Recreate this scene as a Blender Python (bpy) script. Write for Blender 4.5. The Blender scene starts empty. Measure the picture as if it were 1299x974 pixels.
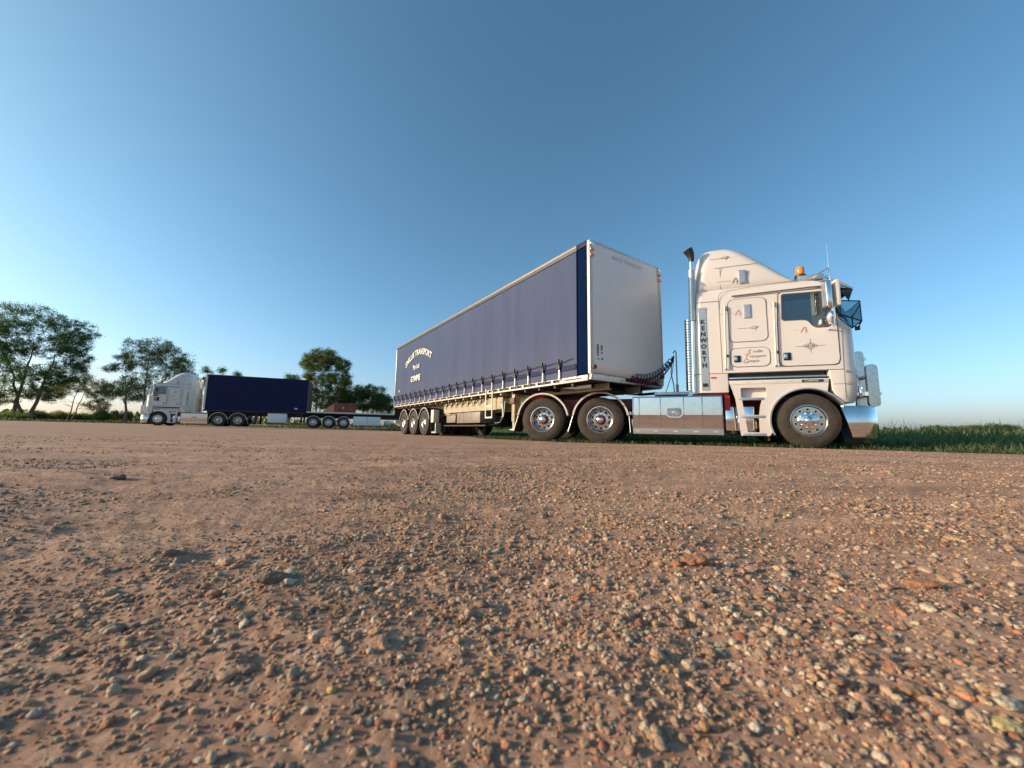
import bpy, bmesh, math, random
import numpy as np
from mathutils import Vector, Matrix, Euler
from mathutils.geometry import tessellate_polygon
R = math.radians
PI = math.pi
random.seed(7)
rng = np.random.default_rng(7)
scn = bpy.context.scene
COL = scn.collection

# ------------------------------------------------------------------ camera
CAM_H, PITCH, ROLL = 0.24, R(7.07), R(0.89)
cd = bpy.data.cameras.new('camera')
cam = bpy.data.objects.new('camera', cd)
COL.objects.link(cam)
cd.sensor_width = 36.0
cd.lens = 13.20
cd.clip_start = 0.02
cd.clip_end = 20000
F = Vector((0, math.cos(PITCH), math.sin(PITCH)))
U = Vector((0, -math.sin(PITCH), math.cos(PITCH)))
X = Vector((1, 0, 0))
X2 = X * math.cos(ROLL) + U * math.sin(ROLL)
U2 = U * math.cos(ROLL) - X * math.sin(ROLL)
m = Matrix((X2, U2, -F)).transposed().to_4x4()
m.translation = Vector((0, 0, CAM_H))
cam.matrix_world = m
scn.camera = cam
cd.dof.use_dof = True
cd.dof.focus_distance = 6.0
cd.dof.aperture_fstop = 6.5

# ------------------------------------------------------------------ light
SUN_AZ = Vector((-1.0, -0.12))
SUN_EL = R(17)
w = bpy.data.worlds.new('World')
scn.world = w
w.use_nodes = True
nt = w.node_tree
nt.nodes.clear()
sky = nt.nodes.new('ShaderNodeTexSky')
sky.sky_type = 'NISHITA'
sky.sun_disc = False
sky.sun_elevation = SUN_EL
sky.sun_rotation = math.atan2(SUN_AZ.x, SUN_AZ.y)
sky.altitude = 0
sky.air_density = 1.0
sky.dust_density = 1.8
sky.ozone_density = 3.0
bg = nt.nodes.new('ShaderNodeBackground')
bg.inputs[1].default_value = 0.085
wo = nt.nodes.new('ShaderNodeOutputWorld')
# even colour balance of the evening sky: slightly greener-blue overall, paler haze near the horizon all round
wtc = nt.nodes.new('ShaderNodeTexCoord'); wsp = nt.nodes.new('ShaderNodeSeparateXYZ')
nt.links.new(wtc.outputs['Generated'], wsp.inputs[0])
wmx = nt.nodes.new('ShaderNodeMath'); wmx.operation = 'MAXIMUM'; wmx.inputs[1].default_value = 0
nt.links.new(wsp.outputs['Z'], wmx.inputs[0])
wdv = nt.nodes.new('ShaderNodeMath'); wdv.operation = 'MULTIPLY'; wdv.inputs[1].default_value = -1 / .17
nt.links.new(wmx.outputs[0], wdv.inputs[0])
wex = nt.nodes.new('ShaderNodeMath'); wex.operation = 'EXPONENT'
nt.links.new(wdv.outputs[0], wex.inputs[0])
wmc = nt.nodes.new('ShaderNodeMix'); wmc.data_type = 'RGBA'
nt.links.new(wex.outputs[0], wmc.inputs[0])
wmc.inputs[6].default_value = (1.03, 1.41, 1.34, 1); wmc.inputs[7].default_value = (1.46, 1.43, 1.76, 1)
wml = nt.nodes.new('ShaderNodeMix'); wml.data_type = 'RGBA'; wml.blend_type = 'MULTIPLY'; wml.inputs[0].default_value = 1
nt.links.new(sky.outputs[0], wml.inputs[6]); nt.links.new(wmc.outputs[2], wml.inputs[7])
nt.links.new(wml.outputs[2], bg.inputs[0])
nt.links.new(bg.outputs[0], wo.inputs[0])
ld = bpy.data.lights.new('sun', 'SUN')
ld.energy = 3.2
ld.angle = R(0.8)
ld.color = (1.0, 0.75, 0.53)
sun = bpy.data.objects.new('sun', ld)
COL.objects.link(sun)
sd_ = Vector((SUN_AZ.x, SUN_AZ.y, 0)).normalized() * math.cos(SUN_EL) + Vector((0, 0, math.sin(SUN_EL)))
sun.rotation_euler = sd_.to_track_quat('Z', 'Y').to_euler()
scn.view_settings.view_transform = 'Standard'
scn.view_settings.look = 'None'
scn.view_settings.exposure = 0.8
scn.view_settings.gamma = 1

# ------------------------------------------------------------------ materials
MATS = {}
def mat(name, base, rough=0.5, metal=0.0, var=0.0, vscale=3.0, bump=0.0, bscale=40.0, coat=0.0,
        emit=None, stretch=(1, 1, 1), col2=None, dust=0.0, dtop=1.5, spec=None):
    if name in MATS:
        return MATS[name]
    mt = bpy.data.materials.new(name)
    mt.use_nodes = True
    n = mt.node_tree
    b = n.nodes['Principled BSDF']
    b.inputs['Base Color'].default_value = (*base, 1)
    b.inputs['Roughness'].default_value = rough
    b.inputs['Metallic'].default_value = metal
    if spec is not None:
        b.inputs['Specular IOR Level'].default_value = spec
    if coat:
        b.inputs['Coat Weight'].default_value = coat
        b.inputs['Coat Roughness'].default_value = 0.06
    tc = n.nodes.new('ShaderNodeTexCoord')
    mp = n.nodes.new('ShaderNodeMapping')
    mp.inputs['Scale'].default_value = stretch
    n.links.new(tc.outputs['Object'], mp.inputs['Vector'])
    if var or col2:
        nz = n.nodes.new('ShaderNodeTexNoise')
        nz.inputs['Scale'].default_value = vscale
        nz.inputs['Detail'].default_value = 6
        nz.inputs['Roughness'].default_value = 0.65
        n.links.new(mp.outputs[0], nz.inputs['Vector'])
        rp = n.nodes.new('ShaderNodeValToRGB')
        rp.color_ramp.elements[0].position = 0.35
        rp.color_ramp.elements[1].position = 0.68
        c2 = col2 if col2 else tuple(max(0, c * (1 - var)) for c in base)
        rp.color_ramp.elements[0].color = (*c2, 1)
        rp.color_ramp.elements[1].color = (*base, 1)
        n.links.new(nz.outputs['Fac'], rp.inputs[0])
        src = rp.outputs[0]
        if dust:      # road dust, thicker towards the bottom of the vehicle
            gz = n.nodes.new('ShaderNodeSeparateXYZ')
            n.links.new(tc.outputs['Object'], gz.inputs[0])
            mr = n.nodes.new('ShaderNodeMapRange')
            mr.inputs['From Min'].default_value = dtop
            mr.inputs['From Max'].default_value = 0.2
            n.links.new(gz.outputs['Z'], mr.inputs['Value'])
            ml = n.nodes.new('ShaderNodeMath'); ml.operation = 'MULTIPLY'
            n.links.new(mr.outputs[0], ml.inputs[0]); n.links.new(nz.outputs['Fac'], ml.inputs[1])
            ml2 = n.nodes.new('ShaderNodeMath'); ml2.operation = 'MULTIPLY'
            n.links.new(ml.outputs[0], ml2.inputs[0]); ml2.inputs[1].default_value = dust
            mx = n.nodes.new('ShaderNodeMix'); mx.data_type = 'RGBA'
            n.links.new(ml2.outputs[0], mx.inputs[0])
            n.links.new(src, mx.inputs[6])
            mx.inputs[7].default_value = (0.30, 0.20, 0.14, 1)
            src = mx.outputs[2]
        n.links.new(src, b.inputs['Base Color'])
    if bump:
        n2 = n.nodes.new('ShaderNodeTexNoise')
        n2.inputs['Scale'].default_value = bscale
        n2.inputs['Detail'].default_value = 4
        n.links.new(mp.outputs[0], n2.inputs['Vector'])
        bp = n.nodes.new('ShaderNodeBump')
        bp.inputs['Strength'].default_value = bump
        bp.inputs['Distance'].default_value = 0.01
        n.links.new(n2.outputs['Fac'], bp.inputs['Height'])
        n.links.new(bp.outputs[0], b.inputs['Normal'])
    if emit:
        b.inputs['Emission Color'].default_value = (*emit, 1)
        b.inputs['Emission Strength'].default_value = 1.0
    MATS[name] = mt
    return mt

def glass(name, tint, trans=0.5, rough=0.02):
    mt = bpy.data.materials.new(name)
    mt.use_nodes = True
    n = mt.node_tree
    n.nodes.clear()
    o = n.nodes.new('ShaderNodeOutputMaterial')
    t = n.nodes.new('ShaderNodeBsdfTransparent'); t.inputs[0].default_value = (*tint, 1)
    g = n.nodes.new('ShaderNodeBsdfGlossy'); g.inputs['Roughness'].default_value = rough
    g.inputs['Color'].default_value = (0.9, 0.95, 1, 1)
    lw = n.nodes.new('ShaderNodeLayerWeight'); lw.inputs[0].default_value = 1 - trans
    mr = n.nodes.new('ShaderNodeMapRange'); mr.inputs['To Min'].default_value = 0.06; mr.inputs['To Max'].default_value = 0.9
    mx = n.nodes.new('ShaderNodeMixShader')
    n.links.new(lw.outputs['Facing'], mr.inputs[0])
    n.links.new(mr.outputs[0], mx.inputs[0])
    n.links.new(t.outputs[0], mx.inputs[1]); n.links.new(g.outputs[0], mx.inputs[2])
    n.links.new(mx.outputs[0], o.inputs[0])
    return mt

M_WHITE = mat('white_paint', (0.71, 0.65, 0.59), 0.28, var=0.05, vscale=1.5, coat=0.5, dust=0.35)
M_CHROME = mat('polished_steel', (0.92, 0.91, 0.90), 0.09, 1.0, bump=0.02, bscale=6, var=0.10, vscale=9)
M_HUBREFL = mat('hub_red_reflection', (0.20, 0.028, 0.022), 0.35, 0.3, var=0.4, vscale=14)  # red reflection seen on the silvery hub, painted into the flange colour
M_ALLOY = mat('polished_alloy', (0.78, 0.74, 0.70), 0.17, 1.0, var=0.25, vscale=14)
M_DISC = mat('dull_wheel_disc', (0.55, 0.49, 0.44), 0.38, 0.85, var=0.35, vscale=12)
M_DULL = mat('brushed_aluminium', (0.62, 0.62, 0.62), 0.40, 0.8, var=0.2, vscale=10)
M_PANEL = mat('name_panel_silver', (0.50, 0.55, 0.56), 0.35, 0.5, var=0.08)
M_BLACK = mat('black_plastic', (0.015, 0.015, 0.016), 0.45)
M_SEAM = mat('dark_seam_rubber', (0.10, 0.08, 0.065), 0.7)  # dark rubber of seals, seams and small trim
M_RUBBER = mat('tyre_rubber', (0.032, 0.027, 0.020), 0.88, col2=(0.017, 0.015, 0.013), vscale=7, dust=.16, bump=0.3, bscale=90)
M_TREAD = M_RUBBER
M_FLAP = mat('mudflap_rubber', (0.045, 0.036, 0.030), 0.85, var=0.4, vscale=5)
M_RED = mat('red_chassis_paint', (0.55, 0.025, 0.018), 0.35, var=0.5, vscale=4)
M_DARK = mat('dark_greasy_steel', (0.035, 0.028, 0.024), 0.6, var=0.4, vscale=8)
M_BRAKE = mat('brown_brake_steel', (0.16, 0.08, 0.05), 0.6, var=0.4, vscale=8)
M_CREAM = mat('cream_frame_paint', (0.44, 0.37, 0.235), 0.5, var=0.25, vscale=3, dust=0.3)
M_RAILW = mat('white_rail_paint', (0.68, 0.62, 0.54), 0.4, var=0.12, vscale=5)
M_WALL = mat('bulkhead_white_panel', (0.84, 0.79, 0.74), 0.36, var=0.07, vscale=0.9, bump=0.03, bscale=2.0)
M_TOOL = mat('grey_box_paint', (0.25, 0.20, 0.16), 0.5, var=0.3, vscale=4)
M_AMBER = mat('amber_lens', (0.75, 0.22, 0.02), 0.2, coat=0.6)
M_REDLENS = mat('red_lens', (0.6, 0.05, 0.02), 0.25)
M_NAVY = mat('faded_navy_curtain', (0.043, 0.066, 0.142), 0.62, spec=0.20, var=0.24, vscale=2.2, stretch=(1, 1, 0.12), dust=0.30, dtop=2.7, bump=0.15, bscale=2.5)
M_NAVY2 = mat('deep_navy_curtain', (0.007, 0.012, 0.058), 0.6, spec=0.2, var=0.15, vscale=1.0, bump=0.1, bscale=3)
M_BLUE = mat('bright_blue_vinyl', (0.0015, 0.011, 0.045), 0.85, spec=0.04, var=0.2, vscale=2)
M_LETTER = mat('cream_lettering', (0.70, 0.66, 0.58), 0.5)
M_LETTERB = mat('black_lettering', (0.02, 0.025, 0.03), 0.5)
M_FAINT = mat('faded_grey_lettering', (0.62, 0.62, 0.60), 0.45, var=0.15, vscale=12)
M_SCRIPT = mat('red_script_paint', (0.52, 0.20, 0.16), 0.5)
M_STRIPE = mat('dark_pinstripe_paint', (0.18, 0.15, 0.13), 0.5)
M_VENT = mat('blue_grey_vent_plastic', (0.40, 0.47, 0.60), 0.4, var=0.2, vscale=30)
M_BLIND = mat('grey_blue_cab_curtain', (0.10, 0.13, 0.16), 0.8, var=0.3, vscale=6, stretch=(6, 1, 1))
M_INT = mat('tan_cab_trim', (0.30, 0.24, 0.15), 0.8)
M_HOSER = mat('red_air_hose', (0.16, 0.012, 0.02), 0.4)
M_HOSEB = mat('blue_black_hose', (0.012, 0.018, 0.05), 0.4)
M_RUST = mat('rust_red_steel', (0.34, 0.09, 0.05), 0.7, var=0.45, vscale=2, bump=0.2, bscale=12)
M_ORANGE = mat('sunlit_orange_steel', (0.75, 0.30, 0.15), 0.7, var=0.3, vscale=2)  # ramp orange lightened: sunlight on the slope is put into the colour
M_BARK = mat('pale_bark', (0.22, 0.16, 0.11), 0.9, var=0.5, vscale=2, stretch=(1, 1, 0.3), bump=0.5, bscale=8)
M_GLASS = glass('window_glass', (0.75, 0.80, 0.82), 0.72)
M_WGLASS = glass('windscreen_glass', (0.16, 0.28, 0.30), 0.62)
M_SCREEN = glass('tinted_bug_screen', (0.22, 0.42, 0.46), 0.80, 0.15)

# ------------------------------------------------------------------ mesh builder
class MB:
    def __init__(s):
        s.v = []; s.f = []
    def add(s, vs, fs):
        o = len(s.v)
        s.v += [tuple(v) for v in vs]
        s.f += [tuple(i + o for i in f) for f in fs]
        return s
    def box(s, x0, x1, y0, y1, z0, z1, ch=0.0):
        if ch <= 0:
            v = [(x, y, z) for x in (x0, x1) for y in (y0, y1) for z in (z0, z1)]
            return s.add(v, [(0, 1, 3, 2), (4, 6, 7, 5), (0, 4, 5, 1), (2, 3, 7, 6), (0, 2, 6, 4), (1, 5, 7, 3)])
        bm = bmesh.new()
        bmesh.ops.create_cube(bm, size=1)
        for q in bm.verts:
            q.co = Vector(((x0 + x1) / 2 + q.co.x * (x1 - x0), (y0 + y1) / 2 + q.co.y * (y1 - y0), (z0 + z1) / 2 + q.co.z * (z1 - z0)))
        bmesh.ops.bevel(bm, geom=bm.edges[:], offset=ch, segments=2, affect='EDGES', profile=0.5)
        bm.verts.index_update()
        s.add([q.co[:] for q in bm.verts], [[q.index for q in f.verts] for f in bm.faces])
        bm.free()
        return s
    def tube(s, pts, r, n=8, caps=True):
        pts = [Vector(p) for p in pts]
        rs = r if isinstance(r, (list, tuple)) else [r] * len(pts)
        up = None
        rings = []
        for i, p in enumerate(pts):
            t = (pts[min(i + 1, len(pts) - 1)] - pts[max(i - 1, 0)])
            t.normalize()
            if up is None:
                up = Vector((0, 0, 1)) if abs(t.z) < 0.9 else Vector((1, 0, 0))
            a = t.cross(up)
            if a.length < 1e-6:
                a = t.cross(Vector((0.3, 1, 0.1)))
            a.normalize(); b = a.cross(t); up = b
            rings.append([p + (a * math.cos(2 * PI * k / n) + b * math.sin(2 * PI * k / n)) * rs[i] for k in range(n)])
        vs = [q for rg in rings for q in rg]
        fs = []
        for i in range(len(pts) - 1):
            for k in range(n):
                fs.append((i * n + k, i * n + (k + 1) % n, (i + 1) * n + (k + 1) % n, (i + 1) * n + k))
        if caps:
            fs.append(tuple(range(n))[::-1]); fs.append(tuple((len(pts) - 1) * n + k for k in range(n)))
        return s.add(vs, fs)
    def lathe(s, prof, n=48, c=(0, 0, 0), axis='y', close=True):
        vs = []
        for k in range(n):
            a = 2 * PI * k / n
            for r, t in prof:
                if axis == 'y':
                    vs.append((c[0] + r * math.cos(a), c[1] + t, c[2] + r * math.sin(a)))
                elif axis == 'z':
                    vs.append((c[0] + r * math.cos(a), c[1] + r * math.sin(a), c[2] + t))
                else:
                    vs.append((c[0] + t, c[1] + r * math.cos(a), c[2] + r * math.sin(a)))
        P = len(prof); fs = []
        for k in range(n):
            k2 = (k + 1) % n
            for i in range(P - 1):
                fs.append((k * P + i, k * P + i + 1, k2 * P + i + 1, k2 * P + i))
        return s.add(vs, fs)
    def plate(s, outer, holes, y0, y1):
        """closed plate in the xz plane between y0 and y1, with holes"""
        loops = [outer] + list(holes)
        flat = [p for l in loops for p in l]
        tris = tessellate_polygon([[Vector((p[0], p[1], 0)) for p in l] for l in loops])
        N = len(flat)
        vs = [(p[0], y0, p[1]) for p in flat] + [(p[0], y1, p[1]) for p in flat]
        fs = [tuple(t) for t in tris] + [tuple(i + N for i in t[::-1]) for t in tris]
        o = 0
        for l in loops:
            L = len(l)
            for i in range(L):
                fs.append((o + i, o + (i + 1) % L, N + o + (i + 1) % L, N + o + i))
            o += L
        return s.add(vs, fs)
    def loft(s, rings, cap0=True, cap1=True, closed=True):
        n = len(rings[0]); vs = [q for r in rings for q in r]; fs = []
        for i in range(len(rings) - 1):
            for k in range(n if closed else n - 1):
                fs.append((i * n + k, i * n + (k + 1) % n, (i + 1) * n + (k + 1) % n, (i + 1) * n + k))
        if cap0: fs.append(tuple(range(n))[::-1])
        if cap1: fs.append(tuple((len(rings) - 1) * n + k for k in range(n)))
        return s.add(vs, fs)
    def mirror_y(s):
        s.add([(v[0], -v[1], v[2]) for v in s.v], [f[::-1] for f in s.f]); return s

def link(name, data, parent=None):
    o = bpy.data.objects.new(name, data)
    COL.objects.link(o)
    if parent is not None: o.parent = parent
    return o
def part(name, mb, material, parent=None, smooth=True, angle=32, loc=None, rot=None, label=None):
    me = bpy.data.meshes.new(name)
    me.from_pydata(mb.v, [], mb.f)
    me.validate()
    bm = bmesh.new(); bm.from_mesh(me)
    bmesh.ops.recalc_face_normals(bm, faces=bm.faces[:])
    bm.to_mesh(me); bm.free()
    for mt in (material if isinstance(material, (list, tuple)) else [material]):
        me.materials.append(mt)
    if smooth:
        me.polygons.foreach_set('use_smooth', [True] * len(me.polygons))
        me.set_sharp_from_angle(angle=R(angle))
    me.update()
    o = link(name, me, parent)
    if loc is not None: o.location = loc
    if rot is not None: o.rotation_euler = rot
    if label: o['label'] = label
    return o
def thing(name, label, cat, loc=(0, 0, 0), rz=0.0, group=None):
    o = link(name, None)
    o.empty_display_size = 0.2
    o.location = loc; o.rotation_euler = (0, 0, rz)
    return tag(o, label, cat, group)
def tag(o, label=None, cat=None, group=None, kind=None):
    if label: o['label'] = label
    if cat: o['category'] = cat
    if group: o['group'] = group
    if kind: o['kind'] = kind
    return o
def copy_tree(o, parent=None):
    c = o.copy(); COL.objects.link(c)
    c.parent = parent
    for ch in list(o.children):
        copy_tree(ch, c)
    return c
def again(o, parent, loc=None, rot=None):
    """another of the same part (and its sub-parts), sharing mesh data"""
    c = copy_tree(o, parent)
    if loc is not None: c.location = loc
    if rot is not None: c.rotation_euler = rot
    return c

def rrect(x0, x1, z0, z1, r, n=5):
    out = []
    for cx, cz, a0 in ((x1 - r, z1 - r, 0), (x0 + r, z1 - r, 90), (x0 + r, z0 + r, 180), (x1 - r, z0 + r, 270)):
        for k in range(n + 1):
            a = R(a0 + 90 * k / n)
            out.append((cx + r * math.cos(a), cz + r * math.sin(a)))
    return out
def circ(cx, cz, r, n=14):
    return [(cx + r * math.cos(2 * PI * k / n), cz + r * math.sin(2 * PI * k / n)) for k in range(n)]

def text_mb(s, size, depth=0.002, bold=0.0, spacing=1.0, align='LEFT', shear=0.0):
    """text as (x, z) glyph faces, thickness added later; returns MB in the xz plane facing -y"""
    cu = bpy.data.curves.new('lettering', 'FONT')
    cu.body = s; cu.size = size; cu.extrude = depth; cu.offset = bold; cu.space_character = spacing
    cu.align_x = align; cu.shear = shear; cu.resolution_u = 3
    ob = bpy.data.objects.new('lettering', cu)
    COL.objects.link(ob)
    dg = bpy.context.evaluated_depsgraph_get()
    dg.update()
    me = bpy.data.meshes.new_from_object(ob.evaluated_get(dg))
    mb = MB()
    mb.add([(v.co.x, -v.co.z, v.co.y) for v in me.vertices], [tuple(p.vertices) for p in me.polygons])
    bpy.data.objects.remove(ob); bpy.data.curves.remove(cu); bpy.data.meshes.remove(me)
    return mb
def shift(mb, dx=0, dy=0, dz=0):
    mb.v = [(a + dx, b + dy, c + dz) for a, b, c in mb.v]; return mb

# ------------------------------------------------------------------ ground
def vnoise(x, y, seed=0):
    """cheap value noise on numpy arrays, -1..1"""
    xi = np.floor(x).astype(np.int64); yi = np.floor(y).astype(np.int64)
    fx = x - xi; fy = y - yi
    fx = fx * fx * (3 - 2 * fx); fy = fy * fy * (3 - 2 * fy)
    def h(a, b):
        n = (a * 374761393 + b * 668265263 + seed * 1442695041) & 0xffffffff
        n = ((n ^ (n >> 13)) * 1274126177) & 0xffffffff
        n = n ^ (n >> 16)
        return (n & 0xffff) / 32767.5 - 1.0
    a = h(xi, yi); b = h(xi + 1, yi); c = h(xi, yi + 1); d = h(xi + 1, yi + 1)
    return (a * (1 - fx) + b * fx) * (1 - fy) + (c * (1 - fx) + d * fx) * fy
EDGE = [(-70, 210), (-14, 70), (-5.2, 30), (-0.9, 10.9), (1.2, 8.35), (3.5, 7.62), (5.6, 6.92), (7.6, 5.55), (12, 3.2), (40, -8), (160, -60)]
def grass_dist(x, y):
    """signed distance to the gravel edge: > 0 inside the grass"""
    best = np.full(np.shape(x), 1e9); sgn = np.ones(np.shape(x))
    for (ax, ay), (bx, by) in zip(EDGE[:-1], EDGE[1:]):
        dx, dy = bx - ax, by - ay
        t = np.clip(((x - ax) * dx + (y - ay) * dy) / (dx * dx + dy * dy), 0, 1)
        d = np.hypot(x - ax - t * dx, y - ay - t * dy)
        cr = dx * (y - ay) - dy * (x - ax)
        upd = d < best
        best = np.where(upd, d, best); sgn = np.where(upd, np.where(cr > 0, 1.0, -1.0), sgn)
    return best * sgn
def hbase(x, y):
    t = np.maximum(0, -x - 6.0)
    return 0.0105 * t * t / (t + 4.0)
def height(x, y):
    x = np.asarray(x, float); y = np.asarray(y, float)
    r = np.hypot(x, y)
    z = hbase(x, y)
    calm = np.clip((9.0 - r) / 5.0, 0.12, 1)
    a = vnoise(x * 1.3 + 3, y * 1.3, 1) * 0.012 + vnoise(x * 3.1, y * 4.1, 2) * 0.009
    b = vnoise(x * 9, y * 11, 3) * 0.0055 + vnoise(x * 21, y * 24, 4) * 0.0034
    c = np.where(r < 6, vnoise(x * 55, y * 60, 5) * 0.0020 + vnoise(x * 120, y * 120, 6) * 0.0010, 0)
    u = x * 0.985 - y * 0.17; v = x * 0.17 + y * 0.985
    band = np.clip((v - 1.6) / 1.0, 0, 1) * np.clip((7.6 - v) / 1.2, 0, 1)
    tr = (vnoise(u * 0.35, v * 3.4, 8) * 0.020 + vnoise(u * 1.5, v * 9.0, 9) * 0.011) * band
    z = z + (a + b + c) * calm + tr * np.clip((9.5 - r) / 3.0, 0.15, 1)
    z = z + np.where(r > 25, vnoise(x * 0.08, y * 0.08, 10) * 0.05, 0)
    return z
def H(x, y):
    return float(height(np.array([x]), np.array([y]))[0])

def build_ground():
    radii = [0.03]
    while radii[-1] < 14: radii.append(radii[-1] * 1.0175 + 0.0006)
    while radii[-1] < 6000: radii.append(radii[-1] * 1.09)
    radii = np.array(radii)
    ang = np.concatenate([np.linspace(R(15), R(165), 760, endpoint=False), np.linspace(R(165), R(375), 110, endpoint=False)])
    nr, na = len(radii), len(ang)
    rr, aa = np.meshgrid(radii, ang, indexing='ij')
    x = (rr * np.cos(aa)).ravel(); y = (rr * np.sin(aa)).ravel()
    z = height(x, y)
    co = np.stack([x, y, z], 1).astype(np.float32)
    i = np.arange(nr - 1)[:, None]; k = np.arange(na)[None, :]; k2 = (k + 1) % na
    q = np.stack([i * na + k, i * na + k2, (i + 1) * na + k2, (i + 1) * na + k], -1).reshape(-1, 4)
    me = bpy.data.meshes.new('ground')
    me.vertices.add(len(co)); me.vertices.foreach_set('co', co.ravel())
    me.loops.add(q.size + na); me.polygons.add(len(q) + 1)
    me.loops.foreach_set('vertex_index', np.concatenate([q.ravel(), np.arange(na)]).astype(np.int32))
    ls = np.concatenate([np.arange(len(q)) * 4, [q.size]]).astype(np.int32)
    me.polygons.foreach_set('loop_start', ls)
    me.update(calc_edges=True)
    me.polygons.foreach_set('use_smooth', np.ones(len(q) + 1, bool))
    at = me.attributes.new('grassy', 'FLOAT', 'POINT')
    at.data.foreach_set('value', np.clip(grass_dist(x, y), -3, 3).astype(np.float32))
    o = link('ground', me)
    tag(o, 'pink-brown gravel yard running to a grass paddock', kind='structure')
    mt = bpy.data.materials.new('pink_gravel_dirt'); mt.use_nodes = True
    n = mt.node_tree; L = n.links.new; b = n.nodes['Principled BSDF']
    b.inputs['Roughness'].default_value = 0.92
    b.inputs['Specular IOR Level'].default_value = 0.25
    geo = n.nodes.new('ShaderNodeNewGeometry')
    def noise(scale, detail=6, rough=0.6, st=None, dist=0.0):
        z_ = n.nodes.new('ShaderNodeTexNoise')
        z_.inputs['Scale'].default_value = scale; z_.inputs['Detail'].default_value = detail; z_.inputs['Roughness'].default_value = rough
        z_.inputs['Distortion'].default_value = dist
        if st:
            mp = n.nodes.new('ShaderNodeMapping'); mp.inputs['Scale'].default_value = st; mp.inputs['Rotation'].default_value = (0, 0, R(10))
            L(geo.outputs['Position'], mp.inputs['Vector']); L(mp.outputs[0], z_.inputs['Vector'])
        else:
            L(geo.outputs['Position'], z_.inputs['Vector'])
        return z_.outputs['Fac']
    def ramp(fac, stops):
        r_ = n.nodes.new('ShaderNodeValToRGB')
        while len(r_.color_ramp.elements) < len(stops): r_.color_ramp.elements.new(0.5)
        for e, (p, c) in zip(r_.color_ramp.elements, stops):
            e.position = p; e.color = (*c, 1)
        L(fac, r_.inputs[0]); return r_.outputs[0]
    def mix(fac, a, b_, bt='MIX'):
        x_ = n.nodes.new('ShaderNodeMix'); x_.data_type = 'RGBA'; x_.blend_type = bt
        if isinstance(fac, float): x_.inputs[0].default_value = fac
        else: L(fac, x_.inputs[0])
        for idx, c in ((6, a), (7, b_)):
            if isinstance(c, tuple): x_.inputs[idx].default_value = (*c, 1)
            else: L(c, x_.inputs[idx])
        return x_.outputs[2]
    base = ramp(noise(1.1, 8, 0.68), [(0.28, (0.23, 0.145, 0.105)), (0.48, (0.38, 0.255, 0.19)), (0.7, (0.46, 0.325, 0.25))])
    fine = ramp(noise(38, 8, 0.75), [(0.3, (0.297, 0.161, 0.101)), (0.5, (0.457, 0.270, 0.180)), (0.72, (0.617, 0.394, 0.262))])
    c1 = mix(0.55, base, fine)
    tracks = ramp(noise(1.0, 5, 0.6, (0.35, 3.2, 1)), [(0.36, (0.50, 0.42, 0.38)), (0.54, (1.0, 1.0, 1.0))])
    c1 = mix(0.7, c1, tracks, 'MULTIPLY')
    streaks = ramp(noise(1.0, 7, 0.7, (0.9, 9.0, 1), 0.4), [(0.40, (0.55, 0.45, 0.40)), (0.52, (1.0, 1.0, 1.0)), (0.75, (1.12, 1.08, 1.05))])
    c1 = mix(0.6, c1, streaks, 'MULTIPLY')
    # distant pebbles too small to be built: cell colours
    vo = n.nodes.new('ShaderNodeTexVoronoi'); vo.inputs['Scale'].default_value = 85
    L(geo.outputs['Position'], vo.inputs['Vector'])
    vr = ramp(vo.outputs['Color'], [(0.0, (0.197, 0.093, 0.053)), (0.35, (0.419, 0.228, 0.131)), (0.7, (0.519, 0.311, 0.193)), (1.0, (0.740, 0.518, 0.331))])
    c1 = mix(0.35, c1, vr)
    # grass paddock soil
    ga = n.nodes.new('ShaderNodeAttribute'); ga.attribute_name = 'grassy'
    ad = n.nodes.new('ShaderNodeMath'); ad.operation = 'MULTIPLY_ADD'; ad.inputs[1].default_value = 0.9; 
    L(noise(2.2, 6, 0.7), ad.inputs[0]); ad.inputs[2].default_value = -0.45
    sm = n.nodes.new('ShaderNodeMath'); sm.operation = 'ADD'
    L(ga.outputs['Fac'], sm.inputs[0]); L(ad.outputs[0], sm.inputs[1])
    mr = n.nodes.new('ShaderNodeMapRange'); mr.inputs['From Min'].default_value = -0.05; mr.inputs['From Max'].default_value = 0.18
    L(sm.outputs[0], mr.inputs[0])
    gcol = ramp(noise(0.5, 8, 0.7), [(0.3, (0.030, 0.050, 0.016)), (0.55, (0.055, 0.075, 0.025)), (0.75, (0.10, 0.095, 0.045))])
    col = mix(mr.outputs[0], c1, gcol)
    L(col, b.inputs['Base Color'])
    # fine relief
    h1 = noise(60, 8, 0.8)
    h2 = noise(260, 4, 0.7)
    ma = n.nodes.new('ShaderNodeMath'); ma.operation = 'MULTIPLY_ADD'; ma.inputs[1].default_value = 0.35
    L(h2, ma.inputs[0]); L(h1, ma.inputs[2])
    ms = n.nodes.new('ShaderNodeMath'); ms.operation = 'MULTIPLY_ADD'; ms.inputs[1].default_value = -0.6
    L(vo.outputs['Distance'], ms.inputs[0]); L(ma.outputs[0], ms.inputs[2])
    bp = n.nodes.new('ShaderNodeBump'); bp.inputs['Strength'].default_value = 0.55; bp.inputs['Distance'].default_value = 0.012
    L(ms.outputs[0], bp.inputs['Height']); L(bp.outputs[0], b.inputs['Normal'])
    me.materials.append(mt)
build_ground()

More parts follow.
